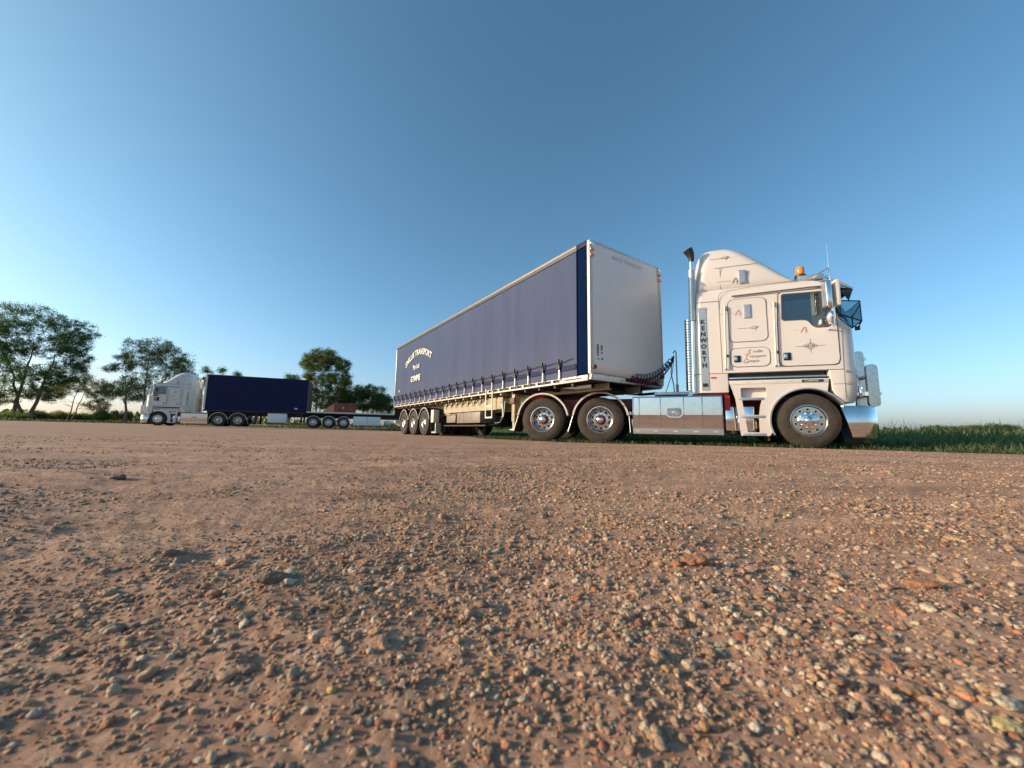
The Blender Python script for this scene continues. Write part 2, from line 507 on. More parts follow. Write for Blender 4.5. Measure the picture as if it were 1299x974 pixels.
# ------------------------------------------------------------------ gravel (uncountable)
def gn_scatter(name, pts, scl, rot, col, material, sub=3, variants=7, rough=0.55):
    n_ = len(pts)
    me = bpy.data.meshes.new(name)
    me.vertices.add(n_); me.vertices.foreach_set('co', pts.astype(np.float32).ravel())
    for nm, dt, ar in (('p_scale', 'FLOAT_VECTOR', scl), ('p_rot', 'FLOAT_VECTOR', rot)):
        a = me.attributes.new(nm, dt, 'POINT'); a.data.foreach_set('vector', ar.astype(np.float32).ravel())
    a = me.attributes.new('p_col', 'FLOAT_COLOR', 'POINT'); a.data.foreach_set('color', col.astype(np.float32).ravel())
    ob = link(name, me)
    ng = bpy.data.node_groups.new(name + '_nodes', 'GeometryNodeTree')
    ng.interface.new_socket('Geometry', in_out='INPUT', socket_type='NodeSocketGeometry')
    ng.interface.new_socket('Geometry', in_out='OUTPUT', socket_type='NodeSocketGeometry')
    N = ng.nodes.new; L = ng.links.new
    gi = N('NodeGroupInput'); go = N('NodeGroupOutput')
    g2i = N('GeometryNodeGeometryToInstance')
    for v in range(variants):
        ico = N('GeometryNodeMeshIcoSphere'); ico.inputs['Radius'].default_value = 1.0; ico.inputs['Subdivisions'].default_value = sub
        nz = N('ShaderNodeTexNoise'); nz.noise_dimensions = '4D'
        nz.inputs['W'].default_value = v * 7.3; nz.inputs['Scale'].default_value = 0.75 + 0.1 * (v % 3); nz.inputs['Detail'].default_value = 2
        pos = N('GeometryNodeInputPosition')
        L(pos.outputs[0], nz.inputs['Vector'])
        mth = N('ShaderNodeMath'); mth.operation = 'MULTIPLY_ADD'; mth.inputs[1].default_value = 1.7 * rough / 0.55; mth.inputs[2].default_value = 1 - 0.85 * rough / 0.55
        L(nz.outputs['Fac'], mth.inputs[0])
        sc = N('ShaderNodeVectorMath'); sc.operation = 'SCALE'
        L(pos.outputs[0], sc.inputs[0]); L(mth.outputs[0], sc.inputs['Scale'])
        sp = N('GeometryNodeSetPosition')
        L(ico.outputs['Mesh'], sp.inputs['Geometry']); L(sc.outputs[0], sp.inputs['Position'])
        sm = N('GeometryNodeSetShadeSmooth'); L(sp.outputs[0], sm.inputs['Geometry'])
        sm.inputs['Shade Smooth'].default_value = (v % 2 == 0)
        mt_ = N('GeometryNodeSetMaterial'); mt_.inputs['Material'].default_value = material
        L(sm.outputs[0], mt_.inputs['Geometry'])
        L(mt_.outputs[0], g2i.inputs[0])
    ip = N('GeometryNodeInstanceOnPoints')
    ip.inputs['Pick Instance'].default_value = True
    L(gi.outputs[0], ip.inputs['Points']); L(g2i.outputs[0], ip.inputs['Instance'])
    for nm, so in (('p_rot', 'Rotation'), ('p_scale', 'Scale')):
        na = N('GeometryNodeInputNamedAttribute'); na.data_type = 'FLOAT_VECTOR'; na.inputs['Name'].default_value = nm
        L(na.outputs['Attribute'], ip.inputs[so])
    L(ip.outputs[0], go.inputs[0])
    md = ob.modifiers.new('scatter', 'NODES'); md.node_group = ng
    me.materials.append(material)
    return ob
def stone_mat():
    mt = bpy.data.materials.new('pebble_stone'); mt.use_nodes = True
    n = mt.node_tree; b = n.nodes['Principled BSDF']; L = n.links.new
    a = n.nodes.new('ShaderNodeAttribute'); a.attribute_type = 'INSTANCER'; a.attribute_name = 'p_col'
    nz = n.nodes.new('ShaderNodeTexNoise'); nz.inputs['Scale'].default_value = 2.2; nz.inputs['Detail'].default_value = 5
    tc = n.nodes.new('ShaderNodeTexCoord'); L(tc.outputs['Object'], nz.inputs['Vector'])
    mr = n.nodes.new('ShaderNodeMapRange'); mr.inputs['To Min'].default_value = 0.6; mr.inputs['To Max'].default_value = 1.4
    L(nz.outputs['Fac'], mr.inputs[0])
    mx = n.nodes.new('ShaderNodeVectorMath'); mx.operation = 'SCALE'
    L(a.outputs['Color'], mx.inputs[0]); L(mr.outputs[0], mx.inputs['Scale'])
    L(mx.outputs[0], b.inputs['Base Color'])
    b.inputs['Roughness'].default_value = 0.75
    bp = n.nodes.new('ShaderNodeBump'); bp.inputs['Strength'].default_value = 0.4; bp.inputs['Distance'].default_value = 0.2
    L(nz.outputs['Fac'], bp.inputs['Height']); L(bp.outputs[0], b.inputs['Normal'])
    return mt
PAL = np.array([(0.37, 0.215, 0.13), (0.42, 0.27, 0.165), (0.30, 0.165, 0.10), (0.50, 0.355, 0.22), (0.45, 0.19, 0.09), (0.56, 0.44, 0.30),
                (0.19, 0.11, 0.08), (0.27, 0.18, 0.125), (0.48, 0.28, 0.14), (0.38, 0.13, 0.065)])
PW = np.array([.19, .19, .12, .12, .08, .10, .05, .04, .08, .03])
def build_gravel():
    P_, S_, Rr, C_ = [], [], [], []
    def layer(n, r0, r1, s0, s1, power, patch, sink=0.25, dull=0.0):
        a = rng.uniform(R(14), R(166), n * 3)
        u = rng.uniform(0, 1, n * 3)
        r = (r0 ** (2 - power) + u * (r1 ** (2 - power) - r0 ** (2 - power))) ** (1 / (2 - power))
        x = r * np.cos(a); y = r * np.sin(a)
        dens = 0.42 + 0.55 * vnoise(x * 1.1 + 5, y * 1.7, 31) + 0.40 * vnoise(x * 3.6, y * 4.8, 32)
        dens += np.clip(x * 0.30, -0.25, 0.30)
        keep = (rng.uniform(0, 1, n * 3) < np.clip(dens * patch + (1 - patch), 0.04, 1)) & (grass_dist(x, y) < -0.1)
        x = x[keep][:n]; y = y[keep][:n]; k = len(x)
        s = s0 * (s1 / s0) ** (rng.uniform(0, 1, k) ** 2.2)
        z = height(x, y) + s * 0.45 * (1 - 2 * sink)
        P_.append(np.stack([x, y, z], 1))
        S_.append(np.stack([s * rng.uniform(.8, 1.3, k), s * rng.uniform(.7, 1.1, k), s * rng.uniform(.5, .85, k)], 1))
        Rr.append(np.stack([rng.uniform(-.35, .35, k), rng.uniform(-.35, .35, k), rng.uniform(0, 2 * PI, k)], 1))
        c = PAL[rng.choice(len(PAL), k, p=PW)] * rng.uniform(.75, 1.25, (k, 1))
        c = c * (1 - dull) + np.array([[0.40, 0.265, 0.19]]) * rng.uniform(.7, 1.0, (k, 1)) * dull
        C_.append(np.concatenate([c, np.ones((k, 1))], 1))
    layer(52000, 0.20, 2.4, 0.0009, 0.0026, 0.9, 0.6)
    layer(24000, 0.30, 3.2, 0.0018, 0.0044, 0.8, 1.0, .25, .1)
    layer(8000, 0.45, 4.0, 0.0032, 0.0078, 0.75, 1.0, .3, .1)
    layer(14000, 1.6, 6.0, 0.0036, 0.0085, 0.9, 1.0, .25, .35)
    layer(6000, 4.0, 12.0, 0.0060, 0.012, 1.0, 1.0, .35, .75)
    layer(700, 0.8, 9.0, 0.006, 0.014, 1.0, 0.8, 0.4, .3)
    o = gn_scatter('gravel', np.concatenate(P_), np.concatenate(S_), np.concatenate(Rr), np.concatenate(C_), stone_mat())
    tag(o, 'loose brown and cream gravel strewn over the dirt yard', 'gravel', kind='stuff')
build_gravel()

# ------------------------------------------------------------------ single stones that stand out
def stone(px, py, size, base, label, flat=0.6, elong=1.2, seed=0, lumpy=0.3):
    d = F + X2 * ((px - 649.5) / 476.2) + U2 * ((487 - py) / 476.2)
    t = -CAM_H / d.z
    x, y = d.x * t, d.y * t
    rad = size * 0.37 * t / 476.2
    bm = bmesh.new()
    bmesh.ops.create_icosphere(bm, subdivisions=4, radius=1)
    rs = random.Random(seed)
    o3 = Vector((rs.uniform(0, 50), rs.uniform(0, 50), rs.uniform(0, 50)))
    from mathutils import noise as mn
    for v in bm.verts:
        k = 1 + lumpy * mn.noise(v.co * 1.1 + o3) + lumpy * 0.5 * mn.noise(v.co * 2.6 + o3) + lumpy * 0.2 * mn.noise(v.co * 7 + o3)
        v.co = Vector((v.co.x * elong, v.co.y * 0.9, v.co.z * flat)) * k * rad
    me = bpy.data.meshes.new('stone'); bm.to_mesh(me); bm.free()
    me.polygons.foreach_set('use_smooth', [True] * len(me.polygons)); me.update()
    mt = mat('stone_%.2f_%.2f_%.2f' % base, base, 0.8, var=0.45, vscale=60, bump=0.6, bscale=150)
    me.materials.append(mt)
    o = link('stone', me)
    o.location = (x, y, H(x, y) + rad * flat * 0.45)
    o.rotation_euler = (rs.uniform(-.15, .15), rs.uniform(-.15, .15), rs.uniform(-.4, .4))
    tag(o, label, 'stone')
for i, a in enumerate([
    (143, 797, 30, (.27, .22, .13), 'olive-brown stone half buried in the smooth dirt at lower left'),
    (160, 817, 15, (.45, .33, .16), 'small tan stone just below the olive-brown one at lower left', .8, 1.0),
    (347, 742, 40, (.22, .15, .10), 'long dark crumbly clod on bare dirt left of the middle', .5, 1.6),
    (418, 824, 28, (.42, .22, .13), 'flat tilted orange-brown chip left of the middle foreground', .45, 1.3),
    (420, 889, 15, (.60, .42, .16), 'round yellow pebble beside the dark heap in the left foreground', .9, 1.0),
    (372, 866, 22, (.34, .27, .19), 'rounded grey-tan stone on the dark heap in the left foreground', .9, 1.0),
    (882, 724, 32, (.44, .19, .09), 'wide orange clod among pebbles right of the middle', .5, 1.5),
    (859, 726, 17, (.40, .16, .08), 'small rusty stone touching the wide orange clod on its left', .8, 1.0),
    (1170, 742, 36, (.45, .20, .10), 'large flat orange-red slab of earth at the right', .45, 1.3),
    (1133, 858, 26, (.42, .20, .11), 'orange-brown lump above the brown clod at lower right', .6, 1.2),
    (1162, 888, 34, (.38, .21, .11), 'broad brown clod below the orange-brown lump at lower right', .55, 1.3),
    (930, 818, 14, (.62, .48, .34), 'pale pink round pebble alone right of the middle', .9, 1.0),
    (1092, 817, 16, (.62, .52, .32), 'cream angular pebble beside a dark patch at the right', .8, 1.2),
    (959, 928, 19, (.60, .52, .36), 'pale egg-shaped pebble near the bottom edge', .95, 1.0),
    (893, 930, 18, (.50, .28, .11), 'upright orange pebble left of the pale egg-shaped one', 1.1, .8),
    (1073, 927, 20, (.035, .04, .04), 'black glossy pebble near the bottom edge', .8, 1.1),
    (1283, 942, 36, (.60, .46, .20), 'long yellow stone at the bottom right corner', .7, 1.4),
    (1284, 916, 32, (.50, .42, .30), 'grey-cream stone behind the long yellow one at the right edge', .6, 1.4),
    (607, 950, 20, (.42, .27, .17), 'brown pebble near the middle of the bottom edge', .8, 1.1),
    (150, 605, 18, (.20, .14, .10), 'dark clod on the far left of the yard before the trees', .6, 1.3),
    (690, 655, 14, (.30, .21, .15), 'brown stone standing proud of the gravel in the middle', .8, 1.0)]):
    stone(*a[:5], *(a[5:7] if len(a) > 5 else ()), seed=i)

# ------------------------------------------------------------------ grass (uncountable)
def blades(name, x, y, h, wd, lean, cols, weights, label, cat, seg=2):
    n = len(x)
    z = height(x, y) - 0.01
    a = rng.uniform(0, 2 * PI, n); la = rng.uniform(0, 2 * PI, n); ln = lean * h * rng.uniform(.2, 1, n)
    b0 = np.stack([x - np.cos(a) * wd, y - np.sin(a) * wd, z], 1)
    b1 = np.stack([x + np.cos(a) * wd, y + np.sin(a) * wd, z], 1)
    mx = x + np.cos(la) * ln * .35; my = y + np.sin(la) * ln * .35; mz = z + h * .55
    m0 = np.stack([mx - np.cos(a) * wd * .8, my - np.sin(a) * wd * .8, mz], 1)
    m1 = np.stack([mx + np.cos(a) * wd * .8, my + np.sin(a) * wd * .8, mz], 1)
    tp = np.stack([x + np.cos(la) * ln, y + np.sin(la) * ln, z + h * rng.uniform(.85, 1, n)], 1)
    co = np.stack([b0, b1, m0, m1, tp], 1).reshape(-1, 3).astype(np.float32)
    base = np.arange(n)[:, None] * 5
    quad = base + np.array([[0, 1, 3, 2]]); tri = base + np.array([[2, 3, 4]])
    idx = np.concatenate([quad, tri], 1).ravel().astype(np.int32)
    ls = (np.arange(n)[:, None] * 7 + np.array([[0, 4]])).ravel().astype(np.int32)
    me = bpy.data.meshes.new(name)
    me.vertices.add(len(co)); me.vertices.foreach_set('co', co.ravel())
    me.loops.add(len(idx)); me.loops.foreach_set('vertex_index', idx)
    me.polygons.add(len(ls)); me.polygons.foreach_set('loop_start', ls)
    me.update(calc_edges=True)
    c = np.array(cols)[rng.choice(len(cols), n, p=weights)] * rng.uniform(.7, 1.3, (n, 1))
    ca = me.attributes.new('tint', 'FLOAT_COLOR', 'POINT')
    cc = np.repeat(np.concatenate([c, np.ones((n, 1))], 1), 5, 0)
    ca.data.foreach_set('color', cc.astype(np.float32).ravel())
    me.materials.append(leaf_mat('blade_' + name, 'tint'))
    o = link(name, me)
    return tag(o, label, cat, kind='stuff')
def leaf_mat(name, attr, transl=0.35):
    if name in MATS: return MATS[name]
    mt = bpy.data.materials.new(name); mt.use_nodes = True
    n = mt.node_tree; L = n.links.new; n.nodes.clear()
    a = n.nodes.new('ShaderNodeAttribute'); a.attribute_name = attr
    d = n.nodes.new('ShaderNodeBsdfPrincipled'); d.inputs['Roughness'].default_value = 0.6; d.inputs['Specular IOR Level'].default_value = 0.3
    t = n.nodes.new('ShaderNodeBsdfTranslucent')
    L(a.outputs['Color'], d.inputs['Base Color'])
    g = n.nodes.new('ShaderNodeMix'); g.data_type = 'RGBA'; g.blend_type = 'MULTIPLY'; g.inputs[0].default_value = 1
    L(a.outputs['Color'], g.inputs[6]); g.inputs[7].default_value = (1.0, 1.15, 0.5, 1)
    L(g.outputs[2], t.inputs[0])
    mx = n.nodes.new('ShaderNodeMixShader'); mx.inputs[0].default_value = transl
    o = n.nodes.new('ShaderNodeOutputMaterial')
    L(d.outputs[0], mx.inputs[1]); L(t.outputs[0], mx.inputs[2]); L(mx.outputs[0], o.inputs[0])
    MATS[name] = mt
    return mt
def near_truck(x, y):
    """tractor/trailer footprints: keep tall grass out from under them"""
    dx, dy = x - 6.07, y - 8.26
    a = R(-21.04); l = dx * math.cos(a) + dy * math.sin(a); ww = -dx * math.sin(a) + dy * math.cos(a)
    k1 = (l > -6.6) & (l < 1.6) & (abs(ww) < 1.7)
    dx, dy = x - 2.58, y - 8.23
    a = R(-56.17); l = dx * math.cos(a) + dy * math.sin(a); ww = -dx * math.sin(a) + dy * math.cos(a)
    return k1 | ((l > -13.8) & (l < 0.4) & (abs(ww) < 1.6))
GC = [(0.060, 0.095, 0.035), (0.045, 0.080, 0.035), (0.080, 0.100, 0.045), (0.15, 0.13, 0.075), (0.12, 0.09, 0.05)]
GT = [(0.13, 0.19, 0.075), (0.10, 0.16, 0.065), (0.14, 0.18, 0.08), (0.16, 0.15, 0.09), (0.13, 0.11, 0.07)]
def build_grass():
    n = 150000
    a = rng.uniform(R(8), R(112), n); u = rng.uniform(0, 1, n)
    r = (4.5 ** 0.6 + u * (70 ** 0.6 - 4.5 ** 0.6)) ** (1 / 0.6)
    x = r * np.cos(a); y = r * np.sin(a)
    g = grass_dist(x, y) + 0.35 * vnoise(x * 1.5, y * 1.5, 41) + 0.18 * vnoise(x * 5, y * 5, 42)
    nt_ = near_truck(x, y)
    ok = g > 0.05
    x, y, g, nt_ = x[ok], y[ok], g[ok], nt_[ok]
    k = len(x)
    h = 0.05 + 0.11 * np.clip(g / 1.0, 0, 1)
    # under the trucks and in the lee of them the grass stays short
    h = np.where(nt_, np.minimum(h, 0.10), h) * rng.uniform(.6, 1.3, k)
    wd = 0.0030 + 0.0007 * np.hypot(x, y)
    blades('grass', x, y, h, wd, 0.8, GC, [.35, .3, .2, .08, .07], 'short green grass along the far edge of the gravel yard', 'grass')
    # tall weedy paddock
    n = 130000
    a = rng.uniform(R(8), R(104), n); u = rng.uniform(0, 1, n)
    r = (8 ** 0.5 + u * (140 ** 0.5 - 8 ** 0.5)) ** 2
    x = r * np.cos(a); y = r * np.sin(a)
    g = grass_dist(x, y); ok = (g > 3.2 + 0.8 * vnoise(x * .7, y * .7, 51)) & ~near_truck(x, y) & (x > -1 - 0.28 * (y - 14))
    x, y, g = x[ok], y[ok], g[ok]; k = len(x)
    h = (0.22 + 0.44 * np.clip((g - 3.2) / 6.0, 0, 1)) * (0.85 + 0.25 * vnoise(x * .5, y * .5, 52)) * rng.uniform(.6, 1.15, k)
    wd = 0.006 + 0.0011 * np.hypot(x, y)
    blades('tall_grass', x, y, h, wd, 0.9, GT, [.4, .33, .15, .07, .05], 'tall dark green weeds across the paddock behind the white truck', 'grass')
    # seed stalks poking above
    n = 2600
    a = rng.uniform(R(8), R(80), n); r = rng.uniform(13, 60, n)
    x = r * np.cos(a); y = r * np.sin(a); ok = (grass_dist(x, y) > 6) & ~near_truck(x, y); x, y = x[ok], y[ok]; k = len(x)
    blades('seed_stalks', x, y, 0.70 + 0.25 * rng.uniform(0, 1, k), 0.0015 + 0.0005 * np.hypot(x, y), 0.3, [(0.20, 0.18, 0.11), (0.10, 0.10, 0.06)], [.5, .5],
           'thin pale seed stalks standing above the tall paddock grass', 'grass')
    # far left scrub line of low grass
    n = 30000
    a = rng.uniform(R(96), R(160), n); r = rng.uniform(34, 75, n)
    x = r * np.cos(a); y = r * np.sin(a)
    ok = (y > 37 + 2.2 * vnoise(x * .2, y * .2, 61) - 0.10 * x * 0) ; x, y = x[ok], y[ok]; k = len(x)
    h = (0.08 + 0.25 * np.clip(vnoise(x * .15, y * .15, 62) + .4, 0, 1)) * rng.uniform(.5, 1.2, k)
    blades('verge_grass', x, y, h, 0.05 + h * 0, 0.6, GC, [.3, .25, .2, .15, .1], 'rough grass verge under the trees behind the far truck', 'grass')
build_grass()

# ------------------------------------------------------------------ wheels (axis y, outer face towards -y at y = 0)
TR = 0.515
def tyre_mb(width=0.29, tr=TR):
    w_ = width
    prof = [(0.285, 0.012), (0.30, -0.010), (0.33, -0.018), (0.39, -0.022), (0.44, -0.016), (0.475, 0.0), (tr - .012, 0.012), (tr, 0.03)]
    g = 5; st = (w_ - 0.06) / g
    for i in range(g):
        y0 = 0.03 + i * st
        prof += [(tr, y0 + st * .80), (tr - .014, y0 + st * .84), (tr - .014, y0 + st * .97), (tr, y0 + st)]
    prof += [(tr - .012, w_ - .012), (0.475, w_), (0.40, w_ + .01), (0.30, w_), (0.285, w_ - .012)]
    return MB().lathe(prof, 64)
def front_wheel(parent, loc, rot):
    r = MB()
    r.lathe([(0.297, -0.004), (0.300, -0.018), (0.286, -0.020), (0.278, 0.0), (0.272, 0.030), (0.262, 0.038)], 56)
    r.plate(circ(0, 0, 0.264, 56), [circ(0.212 * math.cos(2 * PI * (k + .5) / 10), 0.212 * math.sin(2 * PI * (k + .5) / 10), 0.0195, 12) for k in range(10)], 0.018, 0.034)
    r.lathe([(0.286, 0.0), (0.27, 0.12), (0.26, 0.26)], 40)
    wh = part('wheel', r, M_ALLOY, parent, loc=loc, rot=rot)
    part('tyre', tyre_mb(), M_RUBBER, wh)
    part('brake_drum', MB().lathe([(0.0, 0.07), (0.24, 0.07), (0.245, 0.09), (0.245, 0.25), (0, 0.25)], 32), M_DARK, wh)
    h = MB()
    h.lathe([(0.0, -0.075), (0.035, -0.072), (0.075, -0.045), (0.085, -0.02), (0.125, -0.014), (0.165, 0.004), (0.172, 0.02)], 32)
    for k in range(10):
        a = 2 * PI * k / 10
        h.lathe([(0.0, -0.052), (0.010, -0.050), (0.017, -0.03), (0.019, 0.005)], 10, (0.1425 * math.cos(a), 0, 0.1425 * math.sin(a)))
    part('hub_cap', h, M_CHROME, wh)
    return wh
def dual_wheel(parent, loc, rot, hub=None, alloy=None):
    r = MB()
    r.lathe([(0.297, -0.004), (0.300, -0.016), (0.284, -0.017), (0.276, 0.004), (0.262, 0.03), (0.252, 0.035), (0.246, 0.13), (0.236, 0.150), (0.228, 0.160)], 56)
    wh = part('wheel', r, alloy or M_ALLOY, parent, loc=loc, rot=rot)
    part('tyre', tyre_mb(), M_RUBBER, wh)
    t2 = part('tyre', shift(tyre_mb(), 0, 0.335, 0), M_RUBBER, wh)
    part('wheel_disc', MB().plate(circ(0, 0, 0.232, 48), [circ(0.196 * math.cos(2 * PI * (k + .5) / 10), 0.196 * math.sin(2 * PI * (k + .5) / 10), 0.028, 12) for k in range(10)], 0.150, 0.166), M_DISC, wh)
    part('brake_drum', MB().lathe([(0.0, 0.19), (0.26, 0.19), (0.262, 0.2), (0.262, 0.6), (0, 0.6)], 32), M_DARK, wh)
    h = MB()
    h.lathe([(0.0, -0.012), (0.045, -0.010), (0.072, 0.006), (0.078, 0.03), (0.078, 0.075)], 28)
    part('hub_cap', h, M_CHROME, wh)
    f = MB()
    f.lathe([(0.079, 0.055), (0.108, 0.060), (0.116, 0.080), (0.118, 0.150)], 28)
    part('hub_flange', f, hub or M_HUBREFL, wh)
    s_ = MB()
    s_.lathe([(0.119, 0.130), (0.168, 0.132), (0.172, 0.152)], 32)
    for k in range(10):
        a = 2 * PI * k / 10
        s_.lathe([(0.0, 0.085), (0.011, 0.086), (0.016, 0.093), (0.017, 0.132)], 8, (0.1425 * math.cos(a), 0, 0.1425 * math.sin(a)))
    part('nut_ring', s_, M_ALLOY, wh)
    return wh

# ------------------------------------------------------------------ prime mover
HW = 1.22
LV = [  # z, x back, x front, half width, front radius, back radius
    (1.47, -1.865, 0.88, 1.22, .30, .10), (2.25, -1.855, 0.87, 1.22, .30, .10), (2.45, -1.850, .82, 1.22, .29, .12),
    (2.75, -1.845, .73, 1.22, .27, .12), (3.00, -1.835, .66, 1.21, .25, .11), (3.12, -1.830, .61, 1.19, .24, .12), (3.22, -1.825, .56, 1.16, .22, .15),
    (3.275, -1.820, .47, 1.12, .20, .15), (3.30, -1.815, .35, 1.10, .20, .16), (3.325, -1.815, .10, 1.12, .25, .16), (3.47, -1.80, -.08, 1.13, .30, .18), (3.66, -1.795, -.26, 1.11, .34, .2),
    (3.86, -1.78, -.46, 1.08, .36, .24), (4.04, -1.75, -.64, 1.04, .38, .26), (4.18, -1.70, -.80, .99, .36, .22), (4.275, -1.62, -.94, .92, .32, .18), (4.33, -1.51, -1.06, .80, .26, .14), (4.345, -1.42, -1.15, .60, .1, .1)]
def outline(l, off=0.0, n=7):
    z, xb, xf, hw, rf, rb = l
    xb -= off; xf += off; hw += off
    pts = []
    for cx, cy, a0, r in ((xf - rf, -hw + rf, -90, rf), (xf - rf, hw - rf, 0, rf), (xb + rb, hw - rb, 90, rb), (xb + rb, -hw + rb, 180, rb)):
        for k in range(n + 1):
            a = R(a0 + 90 * k / n)
            pts.append((cx + r * math.cos(a), cy + r * math.sin(a), z))
    return pts
def lerp_level(z):
    for a, b in zip(LV[:-1], LV[1:]):
        if a[0] <= z <= b[0]:
            t = (z - a[0]) / (b[0] - a[0]); return tuple(p * (1 - t) + q * t for p, q in zip(a, b))
    return LV[0] if z < LV[0][0] else LV[-1]
def front_wrap(mb, rows, off, thick, i0=0, i1=15):
    """a shell that follows the rounded cab front; rows = [(z_at_side, z_at_front, extra_forward)]"""
    def ring(o_):
        out = []
        for zs, zf, ex in rows:
            row = []
            for i in range(i0, i1 + 1):
                t = 1 - min(1, abs(i - 7.5) / 7.5)     # 0 at the sides, 1 at the front
                t = min(1, t * 2.2)
                z = zs + (zf - zs) * t
                l = lerp_level(z)
                p = outline(l, off + o_)[i]
                row.append((p[0] + ex * (0.35 + 0.65 * t), p[1] * (1 + 0.0 * ex), z))
            out.append(row)
        return out
    A, B = ring(thick), ring(0.0)
    n = i1 - i0 + 1; m_ = len(rows)
    vs = [q for r_ in A for q in r_] + [q for r_ in B for q in r_]
    o = n * m_; fs = []
    for i in range(m_ - 1):
        for k in range(n - 1):
            a, b, c, d = i * n + k, i * n + k + 1, (i + 1) * n + k + 1, (i + 1) * n + k
            fs += [(a, b, c, d), (d + o, c + o, b + o, a + o)]
    for k in range(n - 1):
        fs.append((k + 1, k, k + o, k + 1 + o)); a = (m_ - 1) * n + k; fs.append((a, a + 1, a + 1 + o, a + o))
    for i in range(m_ - 1):
        a = i * n; fs.append((a, a + n, a + n + o, a + o)); a = i * n + n - 1; fs.append((a + n, a, a + o, a + n + o))
    return mb.add(vs, fs)
def arc_band(cx, cz, r0, r1, a0, a1, y0, y1, n=26):
    out = [(cx + r1 * math.cos(R(a0 + (a1 - a0) * k / n)), cz + r1 * math.sin(R(a0 + (a1 - a0) * k / n))) for k in range(n + 1)]
    inn = [(cx + r0 * math.cos(R(a0 + (a1 - a0) * k / n)), cz + r0 * math.sin(R(a0 + (a1 - a0) * k / n))) for k in range(n + 1)]
    mb = MB(); vs = [(p[0], y0, p[1]) for p in out + inn] + [(p[0], y1, p[1]) for p in out + inn]
    N = 2 * (n + 1); fs = []
    for k in range(n):
        a, b, c, d = k, k + 1, n + 1 + k + 1, n + 1 + k
        fs += [(a, b, c, d), (d + N, c + N, b + N, a + N), (a, a + N, b + N, b), (d, c, c + N, d + N)]
    fs += [(0, n + 1, n + 1 + N, N), (n, n + N, 2 * n + 1 + N, 2 * n + 1)]
    return mb.add(vs, fs)
def ysign(mb, sd):
    """sd = -1 keeps the right side (-y); +1 mirrors to the left side"""
    if sd > 0: mb.v = [(a, -b, c) for a, b, c in mb.v]
    return mb
def flourish(kind, x, z, s, y):
    """painted scroll ornament as thin raised strokes"""
    mb = MB(); r = 0.0036
    def cur(pts): mb.tube([(x + a * s, y, z + b * s) for a, b in pts], r, 4)
    def spiral(cx, cz, r0, a0, turn, n=9): cur([(cx + r0 * (1 - .6 * k / n) * math.cos(R(a0 + turn * k / n)), cz + r0 * (1 - .6 * k / n) * math.sin(R(a0 + turn * k / n))) for k in range(n + 1)])
    if kind == 'cross':
        cur([(-1.0, 0), (1.0, 0)]); cur([(0, -.55), (0, .6)])
        for sx in (-1, 1):
            for sz in (-1, 1):
                spiral(sx * .22, sz * .10, .13, 90 * sz, sx * sz * 300)
            cur([(sx * .1, .05), (sx * .3, .14), (sx * .5, .02), (sx * .34, -.10), (sx * .1, -.05)])
        cur([(-.1, .1), (0, .35), (.1, .1)]); cur([(-.1, -.1), (0, -.35), (.1, -.1)])
    else:
        cur([(-1.6, 0), (-.3, 0.0)])
        spiral(-.15, .05, .16, 180, 320); spiral(.18, .09, .18, 160, -330); spiral(.46, .02, .15, 20, 340)
        cur([(-.3, .0), (.0, -.12), (.3, -.10), (.55, .12)]); cur([(.22, -.1), (.28, -.34), (.34, -.1)])
    return mb

